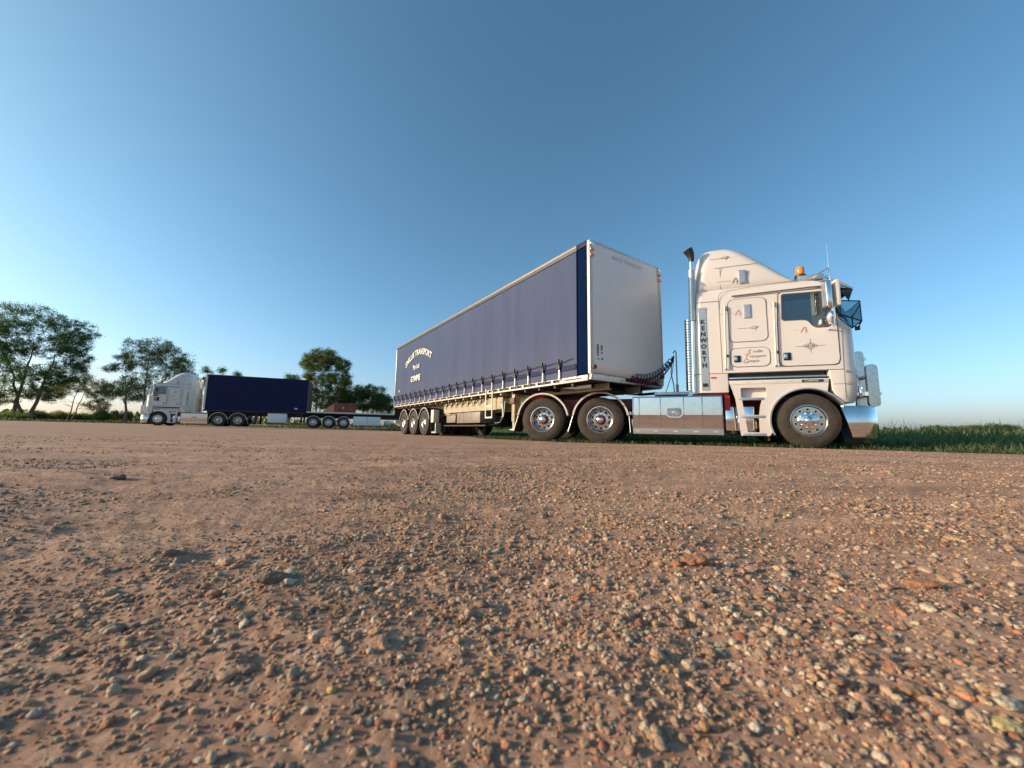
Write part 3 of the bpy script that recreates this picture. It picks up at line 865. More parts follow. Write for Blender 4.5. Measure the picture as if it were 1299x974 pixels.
def build_prime_mover():
    root = thing('prime_mover', '', 'truck')
    # --- cab shell
    cab = MB().loft([outline(l) for l in LV])
    # sleeper skirt and front quarter below the slot
    lo = (1.08, -1.88, -1.30, 1.22, .02, .10); hi = (1.468, -1.865, -1.30, 1.22, .02, .10)
    cab.loft([outline(lo), outline(hi)])
    q = []
    for z, xb, xf in ((.86, .52, .80), (.95, .47, .84), (1.10, .40, .88), (1.468, .37, .90)):
        q.append(outline((z, xb, xf, 1.22, .30, .02)))
    cab.loft(q)
    cab_o = part('cab', cab, M_WHITE, root, angle=38)
    part('cab_floor', MB().box(-1.28, .36, -1.05, 1.05, 1.20, 1.466), M_DARK, root)
    # --- seams, doors, lockers, rails on both sides
    for sd in (-1, 1):
        Y = -HW
        def P(name, mb, material, parent=root, **k):
            return part(name, ysign(mb, sd), material, parent, **k)
        win = [(-.29, 2.985), (-.31, 2.52)] + [(-.30 + .03, 2.485), (.04, 2.475), (.10, 2.45), (.16, 2.36), (.22, 2.315), (.45, 2.31), (.50, 2.35), (.485, 2.6), (.47, 2.97), (.44, 2.995), (-.26, 3.01)]
        door_out = [(-.34, 3.03), (-.385, 2.4), (-.40, 1.68), (-.37, 1.60), (-.30, 1.575), (.46, 1.575), (.52, 1.60), (.545, 1.68), (.55, 2.35), (.53, 3.02), (.50, 3.055), (-.30, 3.06)]
        P('door_seal', MB().plate([(a + (.016 if a > .08 else -.016), b + (.016 if b > 2.3 else -.016)) for a, b in door_out], [], Y - .004, Y + .004), M_SEAM)
        door = P('door', MB().plate(door_out, [win], Y - .016, Y - .005), M_WHITE)
        rim = [(.09 + (a - .09) * 1.045, 2.66 + (b - 2.66) * 1.06) for a, b in win]
        P('window_frame', MB().plate(rim, [win], Y - .020, Y - .017), M_BLACK if False else M_SEAM, door)
        P('cab_curtain', MB().box(-.33, .17, Y - .0065, Y - .0045, 2.28, 2.95), M_BLIND, door)
        P('door_trim', MB().box(.172, .54, Y - .0060, Y - .0045, 2.28, 3.0), M_INT, door)
        P('curtain_valance', MB().box(-.33, .30, Y - .0085, Y - .0067, 2.88, 3.0), M_DARK, door)
        P('window_glass', MB().plate([(.09 + (a - .09) * 1.01, 2.66 + (b - 2.66) * 1.01) for a, b in win], [], Y - .0125, Y - .0105), M_GLASS, door)
        hb = MB().box(-.335, -.215, Y - .022, Y - .0165, 1.685, 1.835, .012)
        hd = P('door_handle', hb, M_BLACK, door)
        P('handle_lever', MB().box(-.33, -.275, Y - .040, Y - .0225, 1.71, 1.82, .01), M_CHROME, door)
        for (x0, x1, z0, z1, rr_) in ((-1.25, -.56, 2.10, 3.02, .12), (-1.25, -.55, 1.585, 1.985, .12)):
            P('locker_seal', MB().plate(rrect(x0, x1, z0, z1, rr_), [], Y - .003, Y + .004), M_SEAM)
            lk = P('locker_door', MB().plate(rrect(x0 + .012, x1 - .012, z0 + .012, z1 - .012, rr_ - .012), [], Y - .013, Y - .0035), M_WHITE)
            if z0 < 2:
                P('locker_handle', MB().box(-1.185, -1.07, Y - .020, Y - .0135, 1.69, 1.825, .012), M_BLACK, lk)
                P('handle_lever', MB().box(-1.18, -1.125, Y - .036, Y - .0205, 1.715, 1.81, .01), M_CHROME, lk)
        # vents
        for (cx, cz, h_) in ((-.90, 2.735, .29), (-.93, 3.52, .29)):
            yy = Y - .014 if cz < 3 else Y + .075
            v_ = P('side_vent', MB().box(cx - .065, cx + .065, yy - .014, yy + .06, cz - h_ / 2, cz + h_ / 2, .006), M_DULL)
            for k in range(7):
                zz = cz - h_ / 2 + .035 + k * (h_ - .07) / 6
                P('vent_slat', MB().box(cx - .048, cx + .048, yy - .022, yy - .0145, zz - .010, zz + .010), M_VENT, v_)
        # grab rails beside the lockers
        for (xa, xb_, zt, zb) in ((-1.305, -1.345, 2.87, 1.55), (-.445, -.475, 2.86, 1.58)):
            g = MB().tube([(xa, Y - .005, zt + .02), (xa, Y - .055, zt), (xb_, Y - .055, zb + .02), (xb_, Y - .005, zb)], .019, 10)
            P('grab_rail', g, M_RAILW)
            for zz in (zt - .05, zb + .28):
                P('rail_bracket', MB().box(xa - .02, xa + .03, Y - .045, Y - .002, zz - .02, zz + .02), M_SEAM)
        # drip rail
        P('drip_rail', MB().tube([(-1.16, Y - .012, 3.085), (-.5, Y - .012, 3.10), (.2, Y - .012, 3.115), (.5, Y + .02, 3.12)], .014, 6), M_SEAM)
        # body seams
        sm = MB()
        sm.tube([(-1.83, Y + .03, 3.02), (-1.77, Y - .0005, 3.02), (-1.40, Y - .0005, 3.015)], .004, 4)
        sm.tube([(-1.40, Y - .001, 1.50), (-1.405, Y - .001, 3.10), (-1.36, Y + .0, 3.18), (-1.24, Y + .035, 3.235), (-.5, Y + .09, 3.30), (0.1, Y + .095, 3.325)], .0045, 4)
        sm.tube([(-1.66, Y + .16, 3.78), (-1.3, Y + .112, 3.79), (-.62, Y + .125, 3.79)], .004, 4)
        sm.tube([(-1.34, Y + .095, 3.30), (-1.33, Y + .108, 3.79)], .004, 4)
        sm.tube([(-1.93, Y + .06, 1.475), (-1.8, Y - .001, 1.475), (.9 - .3, Y - .001, 1.475)], .005, 4)
        sm.tube([(.62, Y - .002, 2.25), (.60, Y - .002, 1.6), (.59, Y - .002, .9)], .003, 4)
        P('body_seam', sm, M_SEAM)
        # name panel
        npn = P('name_panel', MB().plate(rrect(-1.795, -1.655, 1.13, 2.90, .01), [], Y - .010, Y + .01), M_PANEL)
        for i, chh in enumerate('KENWORTH'):
            t_ = text_mb(chh, .125, .0015, .006, align='CENTER')
            if sd > 0: t_.v = [(-a, b, c) for a, b, c in t_.v]
            shift(t_, -1.725, Y - .0125, 2.545 - i * .133)
            P('letter', t_, M_LETTERB, npn, smooth=False)
        P('badge', MB().box(-1.775, -1.675, Y - .013, Y - .0105, 1.20, 1.275), M_LETTERB, npn)
        P('badge_stripe', MB().box(-1.75, -1.70, Y - .012, Y - .0105, 1.32, 1.40), M_DULL, npn)
        # ornaments and script lettering
        orn = [('cross', .11, 1.945, .24, Y - .018), ('scroll', -.82, 2.385, .17, Y - .0145), ('scroll', -1.24, 4.02, .17, Y + .16), ('scroll', .66, 1.20, .15, Y - .002), ('scroll', .40, 2.17, .0, 0)]
        for kd, x_, z_, s_, y_ in orn:
            if s_:
                P('scrollwork', flourish(kd, x_, z_, s_, y_), M_STRIPE)
        for x_, z_, y_ in ((.03, 2.27, Y - .018), (-1.06, 2.72, Y - .0145), (-1.06, 3.46, Y + .085)):
            o_ = MB()
            o_.tube([(x_ - .06, y_, z_ - .06), (x_, y_, z_ + .06), (x_ + .06, y_, z_ - .04), (x_ - .05, y_, z_ - .01), (x_ + .03, y_, z_ + .05), (x_ + .02, y_, z_ - .08)], .005, 4)
            o_.tube([(x_ - .35 + (.2 if z_ < 2.5 else 0), y_, z_), (x_ - .08, y_, z_)], .0025, 4)
            P('rose_motif', o_, M_SCRIPT)
        if sd < 0:
            lk2 = MB()
            for s_, x_, z_ in (('Smillie', -.95, 1.872), ('Transport', -1.01, 1.775), ('Gympie', -1.04, 1.680)):
                cap = text_mb(s_[0], .125, .001, .002, shear=.35)
                shift(cap, x_, Y - .0150, z_ - .02)
                P('script_capital', cap, M_SCRIPT, smooth=False)
                rest = text_mb(s_[1:], .080, .001, .0, shear=.35, spacing=1.0)
                shift(rest, x_ + .10, Y - .0150, z_)
                P('script_lettering', rest, M_STRIPE, smooth=False)
        # marker lamps
        P('side_marker', MB().box(-1.62, -1.53, Y - .014, Y, 1.375, 1.405), M_REDLENS)
        P('side_marker', MB().box(.60, .72, Y - .03, Y, 1.42, 1.455, .01), M_CHROME)
        # slot strip: dark recess with bright moulding
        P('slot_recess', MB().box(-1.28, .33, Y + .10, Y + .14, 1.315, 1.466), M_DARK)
        P('slot_moulding', MB().box(-1.285, .33, Y + .02, Y + .095, 1.345, 1.385, .008), M_CHROME)
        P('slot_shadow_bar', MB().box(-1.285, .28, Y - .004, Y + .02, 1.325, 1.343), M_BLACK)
        # lower step fairing with arch
        R0 = 0.635
        fa = [(-1.30, 1.315), (-1.195, .94), (-1.13, .21), (-.66, .21)]
        arch = [(R0 * math.cos(R(a)), .50 + R0 * math.sin(R(a))) for a in np.linspace(207, 60, 22)]
        arch = [p for p in arch if p[0] > -.64 and p[1] > .215]
        fa += arch + [(.36, 1.315)]
        holes = [[(-1.085, .93), (-.74, .93), (-.775, .80), (-.80, .62), (-1.05, .62)],
                 [(-1.045, .56), (-.805, .56), (-.81, .28), (-1.015, .28)],
                 rrect(-1.10, -.66, .965, 1.165, .03, 3)]
        fair = P('step_fairing', MB().plate(fa, holes, Y - .004, Y + .022), M_WHITE)
        P('toe_recess', MB().add([(-1.12, Y + .023, 1.18), (-.64, Y + .023, 1.18), (-.64, Y + .13, 1.16), (-1.12, Y + .13, 1.16), (-1.12, Y + .023, .95), (-.64, Y + .023, .95), (-.64, Y + .10, .97), (-1.12, Y + .10, .97)], [(0, 1, 2, 3), (3, 2, 6, 7), (7, 6, 5, 4), (0, 3, 7, 4), (1, 5, 6, 2)]), M_WHITE)
        P('fairing_band', MB().box(-1.29, .35, Y - .012, Y - .0045, 1.235, 1.305, .004), M_RAILW)
        P('fairing_badge', MB().box(-.07, .27, Y - .0155, Y - .0125, 1.245, 1.295), M_LETTERB)
        tb = text_mb('CUMMINS', .042, .0008, .0008, spacing=1.25)
        if sd > 0: tb.v = [(-a + .2, b, c) for a, b, c in tb.v]
        P('badge_lettering', shift(tb, -.03, Y - .0165, 1.256), M_RAILW, smooth=False)
        for k in range(5):
            P('rivet', MB().lathe([(0, -.006), (.009, -.004), (.011, 0)], 8, (-1.2 + k * .24, Y - .0125, 1.272)), M_DULL)
        for z_ in (.94, .585, .235):
            P('step_tread', MB().box(-1.14 + (.94 - z_) * .06, -.70, Y - .010, Y + .18, z_ - .026, z_ + .026, .008), M_DULL)
        P('wheel_arch_trim', ysign(ysign(arc_band(0, .50, .615, .640, 28, 205, Y - .03, Y + .10), -1), -1), M_DULL)
        P('inner_guard', arc_band(0, .50, .60, .612, 0, 212, Y + .06, Y + .42), M_BLACK)
        P('front_mudflap', MB().box(-.66, -.645, Y + .03, Y + .36, .12, .55), M_FLAP)
        P('rear_of_arch_panel', MB().box(-.70, -.62, Y + .0, Y + .10, .215, .62, .01), M_WHITE)
        # tanks behind the steps
        tk = MB().lathe([(0, -.0), (.20, 0), (.235, .02), (.235, .42), (0, .42)], 30, (-.98, Y + .24, .48))
        P('air_tank', tk, M_CHROME)
        P('step_box', MB().box(-1.06, -.84, Y + .14, Y + .22, .27, .80, .02), M_CHROME)
        P('battery_box', MB().box(-1.38, -1.16, Y + .12, Y + .7, .30, .80, .03), M_CHROME)
        # stainless side box: upper face upright, lower face turned slightly down
        prof = [(Y - .03, 1.02), (Y - .045, .99), (Y - .045, .62), (Y - .015, .345), (Y - .028, .338), (Y - .028, .215), (Y + .02, .20), (Y + .55, .20), (Y + .55, 1.03)]
        bx = MB().loft([[(x_, a, b) for a, b in prof] for x_ in (-3.18, -1.44)])
        tank = P('fuel_tank_box', bx, M_CHROME, angle=0.8)
        for x_ in (-3.165, -3.04, -2.61, -2.16, -1.81, -1.455):
            P('box_rib', MB().loft([[(x_ + e, a - .006, b) for a, b in prof[:4]] + [(x_ + e, a + .01, b) for a, b in prof[:4]][::-1] for e in (-.010, .010)]), M_ALLOY, tank)
        ov = MB().plate(rrect(-2.52, -2.17, .56, .80, .115, 7), [rrect(-2.495, -2.195, .585, .775, .09, 7)], Y - .064, Y - .03)
        P('filler_surround', ov, M_CHROME, tank)
        P('filler_cap', MB().lathe([(0, -.055), (.07, -.05), (.078, -.03), (.09, .0)], 24, (-2.30, Y - .028, .67)).box(-2.48, -2.20, Y - .0475, Y - .043, .60, .76), M_DULL, tank)
        for x_ in (-3.08, -2.72, -2.33, -1.94, -1.58): P('strip_slot', MB().box(x_ - .045, x_ + .045, Y - .034, Y - .0265, .27, .285), M_RAILW, tank)
        P('lower_strip', MB().box(-3.17, -1.45, Y - .031, Y - .0255, .325, .34), M_ALLOY, tank)
        # exhaust
        if sd < 0:
            P('exhaust_pipe', MB().tube([(-1.935, -1.10, 1.1), (-1.875, -1.10, 4.02)], .046, 20), M_CHROME)
            P('exhaust_tip', MB().tube([(-1.875, -1.10, 4.0), (-1.872, -1.10, 4.08), (-1.885, -1.105, 4.17), (-1.94, -1.12, 4.28)], [.050, .058, .080, .105], 20, caps=False).tube([(-1.875, -1.10, 4.07), (-1.876, -1.10, 4.08)], .05, 16), M_BLACK)
            P('heat_shield', MB().tube([(-1.905, -1.115, 2.66), (-1.885, -1.115, 3.80)], .066, 20), M_PANEL)
            mu = P('muffler', MB().tube([(-1.99, -1.04, 1.15), (-1.975, -1.04, 2.70)], .088, 24), M_ALLOY)
            for k in range(26):
                P('muffler_rib', MB().lathe([(.088, -.010), (.095, 0), (.088, .010)], 20, (-1.99 + k * .0006, -1.04, 1.2 + k * .058), 'z'), M_ALLOY, mu)
        # drive axle guards and flaps
        for k, cx in enumerate((-3.89, -5.24)):
            P('mudguard', arc_band(cx, .51, .615, .632, 8, 172, Y - .03, Y + .62), M_DULL)
            P('guard_edge', arc_band(cx, .51, .600, .640, 10, 170, Y - .045, Y - .028), M_RAILW)
        for (xa, xb_) in ((-3.26, -3.235), (-4.50, -4.62), (-5.85, -5.97)):
            P('mudflap', MB().add([(xa, Y, .62), (xa + .012, Y, .62), (xb_ + .012, Y, .21), (xb_, Y, .21), (xa, Y + .6, .62), (xa + .012, Y + .6, .62), (xb_ + .012, Y + .6, .21), (xb_, Y + .6, .21)],
                                  [(0, 1, 2, 3), (4, 7, 6, 5), (0, 4, 5, 1), (1, 5, 6, 2), (2, 6, 7, 3), (3, 7, 4, 0)]), M_FLAP)
            P('flap_stay', MB().tube([(xa, Y - .015, .62), (xb_, Y - .015, .24)], .008, 6), M_DULL)
        # mirrors
        mr_ = MB().tube([(.30, -1.05, 3.36), (.42, -1.25, 3.42), (.44, -1.42, 3.40), (.44, -1.43, 2.30), (.40, -1.24, 2.24)], .017, 8)
        mr_.tube([(.44, -1.43, 3.05), (.46, -1.2, 3.05)], .013, 6)
        mir = P('mirror_arm', mr_, M_CHROME)
        P('mirror', MB().box(.30, .385, -1.60, -1.39, 2.60, 3.10, .02), M_CHROME, mir)
        P('mirror', MB().box(.46, .535, -1.55, -1.40, 2.62, 3.12, .02), M_RAILW, mir)
        P('mirror_glass', MB().box(.292, .299, -1.585, -1.405, 2.63, 3.07, .0), M_DULL, mir)
        rm = MB().lathe([(0, -.05), (.08, -.04), (.13, -.01), (.135, .02), (.0, .03)], 24, (0, 0, 0), 'x')
        rm.v = [(a + .37, b - 1.44, c + 2.43) for a, b, c in rm.v]
        P('round_mirror', rm, M_CHROME, mir)
        P('antenna', MB().tube([(.44, -1.40, 3.40), (.44, -1.40, 3.50), (.44, -1.40, 3.90)], [.02, .005, .002], 6), M_CHROME, mir)
        P('clearance_lamp', MB().lathe([(0, .055), (.02, .05), (.035, .0), (0, 0)], 12, (.58, -.98, 3.24), 'z'), M_CHROME)
        # bull bar upright blades
        for (yy, zt, x_) in ((-1.04, 1.57, .99), (-.62, 1.90, .98)):
            P('bull_bar_blade', MB().plate(rrect(x_ - .01, x_ + .16, .78, zt, .07, 6), [], yy - .035, yy + .035), M_ALLOY)
        P('headlamp', MB().box(.86, .915, -1.05, -.70, .95, 1.17, .03), M_CHROME)
        P('headlamp_glass', MB().box(.916, .924, -1.03, -.72, .97, 1.15, .0), M_GLASS)
        # wheels
        rz = 0 if sd < 0 else PI
        front_wheel(root, (0, sd * 1.20, TR), (0, 0, rz))
        for x_ in (-3.89, -5.24): dual_wheel(root, (x_, sd * 1.225, TR), (0, 0, rz))
    # --- across the front
    part('windscreen', front_wrap(MB(), [(2.50, 2.30, .0), (2.75, 2.62, .0), (3.05, 3.08, .0)], .006, .006, 1, 14), M_WGLASS, root)
    part('windscreen_surround', front_wrap(MB(), [(2.50, 2.30, .0), (2.75, 2.62, .0), (3.05, 3.08, .0)], .0015, .003, 1, 14), M_BLACK, root)
    part('sun_visor', front_wrap(MB(), [(3.27, 3.27, .03), (3.20, 3.20, .12), (3.06, 3.03, .24)], .02, .012, 1, 14), M_CHROME, root)
    part('visor_underside', front_wrap(MB(), [(3.262, 3.262, .03), (3.19, 3.19, .12), (3.05, 3.02, .235)], .012, .006, 1, 14), M_BLACK, root)
    for sd in (-1, 1):
        part('visor_end', ysign(MB().plate([(.52, 3.13), (.70, 3.12), (.87, 3.02), (.79, 2.79), (.72, 2.93), (.60, 3.04)], [], -1.17, -1.162), sd), M_BLACK, root)
        part('visor_side', ysign(MB().plate([(.46, 3.26), (.63, 3.25), (.88, 3.03), (.70, 3.125), (.50, 3.135)], [], -1.178, -1.166), sd), M_DULL, root)
    gr = part('grille', MB().plate([(0, 0), (.01, 0), (.01, 1.1), (0, 1.1)], [], -.62, .62), M_DARK, root, loc=(.905, 0, 1.0))
    for k in range(14):
        part('grille_bar', MB().box(.012, .028, -.61, .61, .03 + k * .077, .055 + k * .077), M_CHROME, gr)
    part('wiper', MB().tube([(.93, -.4, 2.28), (.90, -.1, 2.62)], .01, 6).tube([(.93, .3, 2.28), (.90, .6, 2.62)], .01, 6), M_BLACK, root)
    # bug screen ahead of the windscreen foot
    fr = MB()
    pl = [(.62, -1.24), (.98, -1.10), (1.04, -.6), (1.05, 0), (1.04, .6), (.98, 1.10), (.62, 1.24)]
    fr.tube([(x_, y_, 2.79) for x_, y_ in pl], .012, 6)
    fr.tube([(x_, y_, 2.40 if i not in (0, 6) else 2.52) for i, (x_, y_) in enumerate(pl)], .012, 6)
    for i, (x_, y_) in enumerate(pl): fr.tube([(x_, y_, 2.79), (x_, y_, 2.40 if i not in (0, 6) else 2.52)], .010, 6)
    for s_ in (-1, 1): fr.tube([(.80, s_ * 1.18, 2.44), (.98, s_ * 1.10, 2.72)], .008, 6); fr.tube([(.98, s_ * 1.10, 2.40), (.90, s_ * 1.14, 2.27)], .012, 6); fr.box(.86, .92, s_ * 1.14 - .03, s_ * 1.14 + .03, 2.22, 2.29)
    sc_ = part('bug_screen', fr, M_BLACK, root)
    vs = [(x_, y_, 2.785) for x_, y_ in pl] + [(x_, y_, 2.405 if i not in (0, 6) else 2.52) for i, (x_, y_) in enumerate(pl)]
    part('screen_mesh', MB().add(vs, [(i, i + 1, i + 8, i + 7) for i in range(6)]), M_SCREEN, sc_)
    # bumper wrapping round the corners
    def bo(z, grow=0.0):
        pts = []
        for cx, cy, a0 in ((.79, -.92, -90), (.79, .92, 0)):
            for k in range(9):
                a = R(a0 + 90 * k / 8); pts.append((cx + (.32 + grow) * math.cos(a), cy + (.32 + grow) * math.sin(a), z))
        xa = .50 if z > .7 else .50 + (.78 - z) * .22
        return [(xa, -1.24 - grow, z)] + pts + [(xa, 1.24 + grow, z)] + [(xa, 1.20, z)] + [(p[0] - .04, p[1] * .97, p[2]) for p in pts[::-1]] + [(xa, -1.20, z)]
    part('bumper', MB().loft([bo(.20, -.01), bo(.23, .008), bo(.5, .012), bo(.74, .0), bo(.79, -.03)]), M_CHROME, root)
    part('bull_bar_tube', MB().tube([(1.15, -1.05, 1.02), (1.17, 0, 1.04), (1.15, 1.05, 1.02)], .038, 12).tube([(1.15, -1.0, 1.38), (1.17, 0, 1.40), (1.15, 1.0, 1.38)], .038, 12).tube([(1.17, -.58, 1.75), (1.17, .58, 1.75)], .038, 12), M_CHROME, root)
    part('bull_bar_bracket', MB().box(.88, 1.1, -.62, -.54, .70, .82).box(.88, 1.1, .54, .62, .70, .82).box(.84, 1.12, -.62, -.54, 1.36, 1.44).box(.84, 1.12, .54, .62, 1.36, 1.44).box(.84, 1.10, -1.02, -.94, .99, 1.06).box(.84, 1.10, .94, 1.02, .99, 1.06), M_CHROME, root)
    part('under_bumper_beam', MB().box(.60, 1.0, -.95, .95, .10, .22, .02), M_DARK, root)
    # roof furniture
    lb = part('light_bar', MB().box(.08, .50, -1.02, 1.02, 3.33, 3.45, .02), M_DULL, root)
    part('bar_foot', MB().box(.16, .46, -1.0, -.80, 3.29, 3.328).box(.16, .46, .80, 1.0, 3.29, 3.328), M_BLACK, lb)
    for s_ in (-1, 1):
        bb = part('beacon_base', MB().lathe([(0, 0), (.10, 0), (.10, .07), (.075, .09), (0, .09)], 20, (.18, s_ * .80, 3.45), 'z'), M_BLACK, root)
        part('amber_beacon', MB().lathe([(.070, 0), (.078, .02), (.078, .13), (.066, .16), (0, .17)], 24, (.18, s_ * .80, 3.54), 'z'), M_AMBER, bb)
        part('air_horn', MB().lathe([(.0, 0), (.02, 0), (.022, .25), (.05, .33), (.058, .35)], 16, (.40, s_ * .6, 3.50), 'x'), M_CHROME, root)
    part('roof_marker', MB().box(-1.36, -1.22, -.04, .04, 4.345, 4.375, .01), M_BLACK, root)
    part('roof_marker', MB().box(-1.36, -1.22, -.74, -.66, 4.32, 4.35, .01), M_BLACK, root)
    # chassis
    ch = MB()
    for s_ in (-1, 1):
        ch.box(-5.78, .75, s_ * .43 - .045, s_ * .43 + .045, .78, 1.04)
    for x_ in (-5.70, -4.57, -3.3, -2.4, -1.7): ch.box(x_ - .06, x_ + .06, -.385, .385, .80, 1.0)
    part('chassis', ch, M_RED, root)
    part('cab_cradle', MB().box(-1.95, -1.30, -1.10, 1.10, 1.045, 1.076).box(-1.38, -1.28, -1.12, 1.12, .72, 1.04), M_RED, root)
    fw = MB().lathe([(0, 0), (.46, 0), (.48, .02), (.48, .05), (0, .06)], 28, (-4.45, 0, 1.19), 'z').box(-4.85, -4.1, -.40, .40, 1.06, 1.187, .02)
    part('fifth_wheel', fw, M_DARK, root)
    for x_ in (-3.89, -5.24):
        part('drive_axle', MB().tube([(x_, -.62, TR), (x_, .62, TR)], .10, 14).lathe([(0, -.22), (.15, -.18), (.20, 0), (.15, .18), (0, .22)], 20, (x_, 0, TR)), M_BRAKE, root)
        part('air_bag', MB().lathe([(0, 0), (.12, 0), (.15, .06), (.12, .12), (.15, .18), (.12, .24), (0, .24)], 18, (x_ - .35, -.45, .52), 'z').lathe([(0, 0), (.12, 0), (.15, .06), (.12, .12), (.15, .18), (.12, .24), (0, .24)], 18, (x_ - .35, .45, .52), 'z'), M_BLACK, root)
    part('steer_axle', MB().tube([(0, -.95, TR), (0, -.5, .42), (0, .5, .42), (0, .95, TR)], .07, 10), M_BRAKE, root)
    part('engine_sump', MB().box(-1.2, .7, -.38, .38, .45, 1.19, .05), M_DARK, root)
    part('tailshaft', MB().tube([(-1.2, 0, .75), (-3.7, 0, .60)], .06, 12), M_DARK, root)
    part('deck_plate', MB().box(-2.72, -2.04, -1.15, 1.15, 1.055, 1.12, .01), M_DULL, root)
    part('tail_lamp', MB().box(-5.90, -5.865, -.74, -.5, .81, .90).box(-5.90, -5.865, .5, .74, .81, .90), M_REDLENS, root)
    part('tail_crossbar', MB().box(-5.86, -5.79, -.75, .75, .80, .92), M_DARK, root)
    pg = part('hose_mast', MB().tube([(-2.20, 0.05, 1.10), (-2.20, 0.05, 2.22)], .016, 8).tube([(-2.20, .05, 1.10), (-2.20, .05, 1.42)], .032, 8), M_DULL, root)
    part('mast_hook', MB().tube([(-2.20, .05, 2.22), (-2.22, .05, 2.27), (-2.27, .05, 2.20)], .014, 6), M_BLACK, pg)
    part('air_line', MB().tube([(-2.25, .04, 2.14), (-2.30, .02, 2.0), (-2.33, 0, 1.7), (-2.28, 0, 1.4), (-2.26, 0, 1.10)], .013, 6).tube([(-2.25, .03, 2.1), (-2.30, .06, 1.7), (-2.44, .1, 1.3), (-2.52, .1, 1.12)], .009, 6), M_HOSEB, root)
    return root

# ------------------------------------------------------------------ trailers
def curtain_mb(x0, x1, z0, z1, y, sd, amp=0.007, nx=170):
    mb = MB(); nz = 12; vs = []; fs = []
    for i in range(nx + 1):
        x = x0 + (x1 - x0) * i / nx
        for k in range(nz + 1):
            z = z0 + (z1 - z0) * k / nz
            f = (k / nz)
            wv = amp * (math.sin(x * 5.3 + .8 * math.sin(x * 1.7)) * .6 + math.sin(x * 11.7 + 1.3) * .35 * (1 - f)) * (.35 + 1.0 * (1 - f) ** 1.5)
            wv += .010 * math.sin(x * .9 + f * 2) * math.sin(PI * f)
            wv += .012 * math.exp(-((f - .5 * (x - x1 + 1.2)) / .045) ** 2) * (1 if x > x1 - 1.6 else 0) * (1 - f)
            vs.append((x, sd * (y + wv), z))
    for i in range(nx):
        for k in range(nz):
            a = i * (nz + 1) + k; fs.append((a, a + 1, a + nz + 2, a + nz + 1))
    mb.add(vs, fs)
    o = len(vs)
    mb.v += [(a, b - sd * .006, c) for a, b, c in vs]
    mb.f += [tuple(i + o for i in f[::-1]) for f in fs]
    return mb

def trailer_wheels(root, xs, hub=M_DULL):
    for x_ in xs:
        for sd in (-1, 1):
            dual_wheel(root, (x_, sd * 1.225, TR), (0, 0, 0 if sd < 0 else PI), hub)
        part('axle', MB().tube([(x_, -.7, TR), (x_, .7, TR)], .075, 12), M_BRAKE, root)
        for sd in (-1, 1):
            part('mudguard', arc_band(x_, .50, .585, .603, 12, 168, min(sd * 1.235, sd * .55), max(sd * 1.235, sd * .55), 16), M_BLACK, root)
            part('guard_edge', arc_band(x_, .50, .575, .612, 14, 166, min(sd * 1.25, sd * 1.236), max(sd * 1.25, sd * 1.236), 16), M_DULL, root)
        part('air_bag', MB().lathe([(0, 0), (.11, 0), (.14, .05), (.11, .10), (.14, .15), (0, .2)], 14, (x_ - .3, -.5, .62), 'z').lathe([(0, 0), (.11, 0), (.14, .05), (.11, .10), (.14, .15), (0, .2)], 14, (x_ - .3, .5, .62), 'z'), M_BLACK, root)
        part('hanger_bracket', MB().box(x_ + .38, x_ + .50, -.56, -.46, .55, .95).box(x_ + .38, x_ + .50, .46, .56, .55, .95), M_CREAM, root)

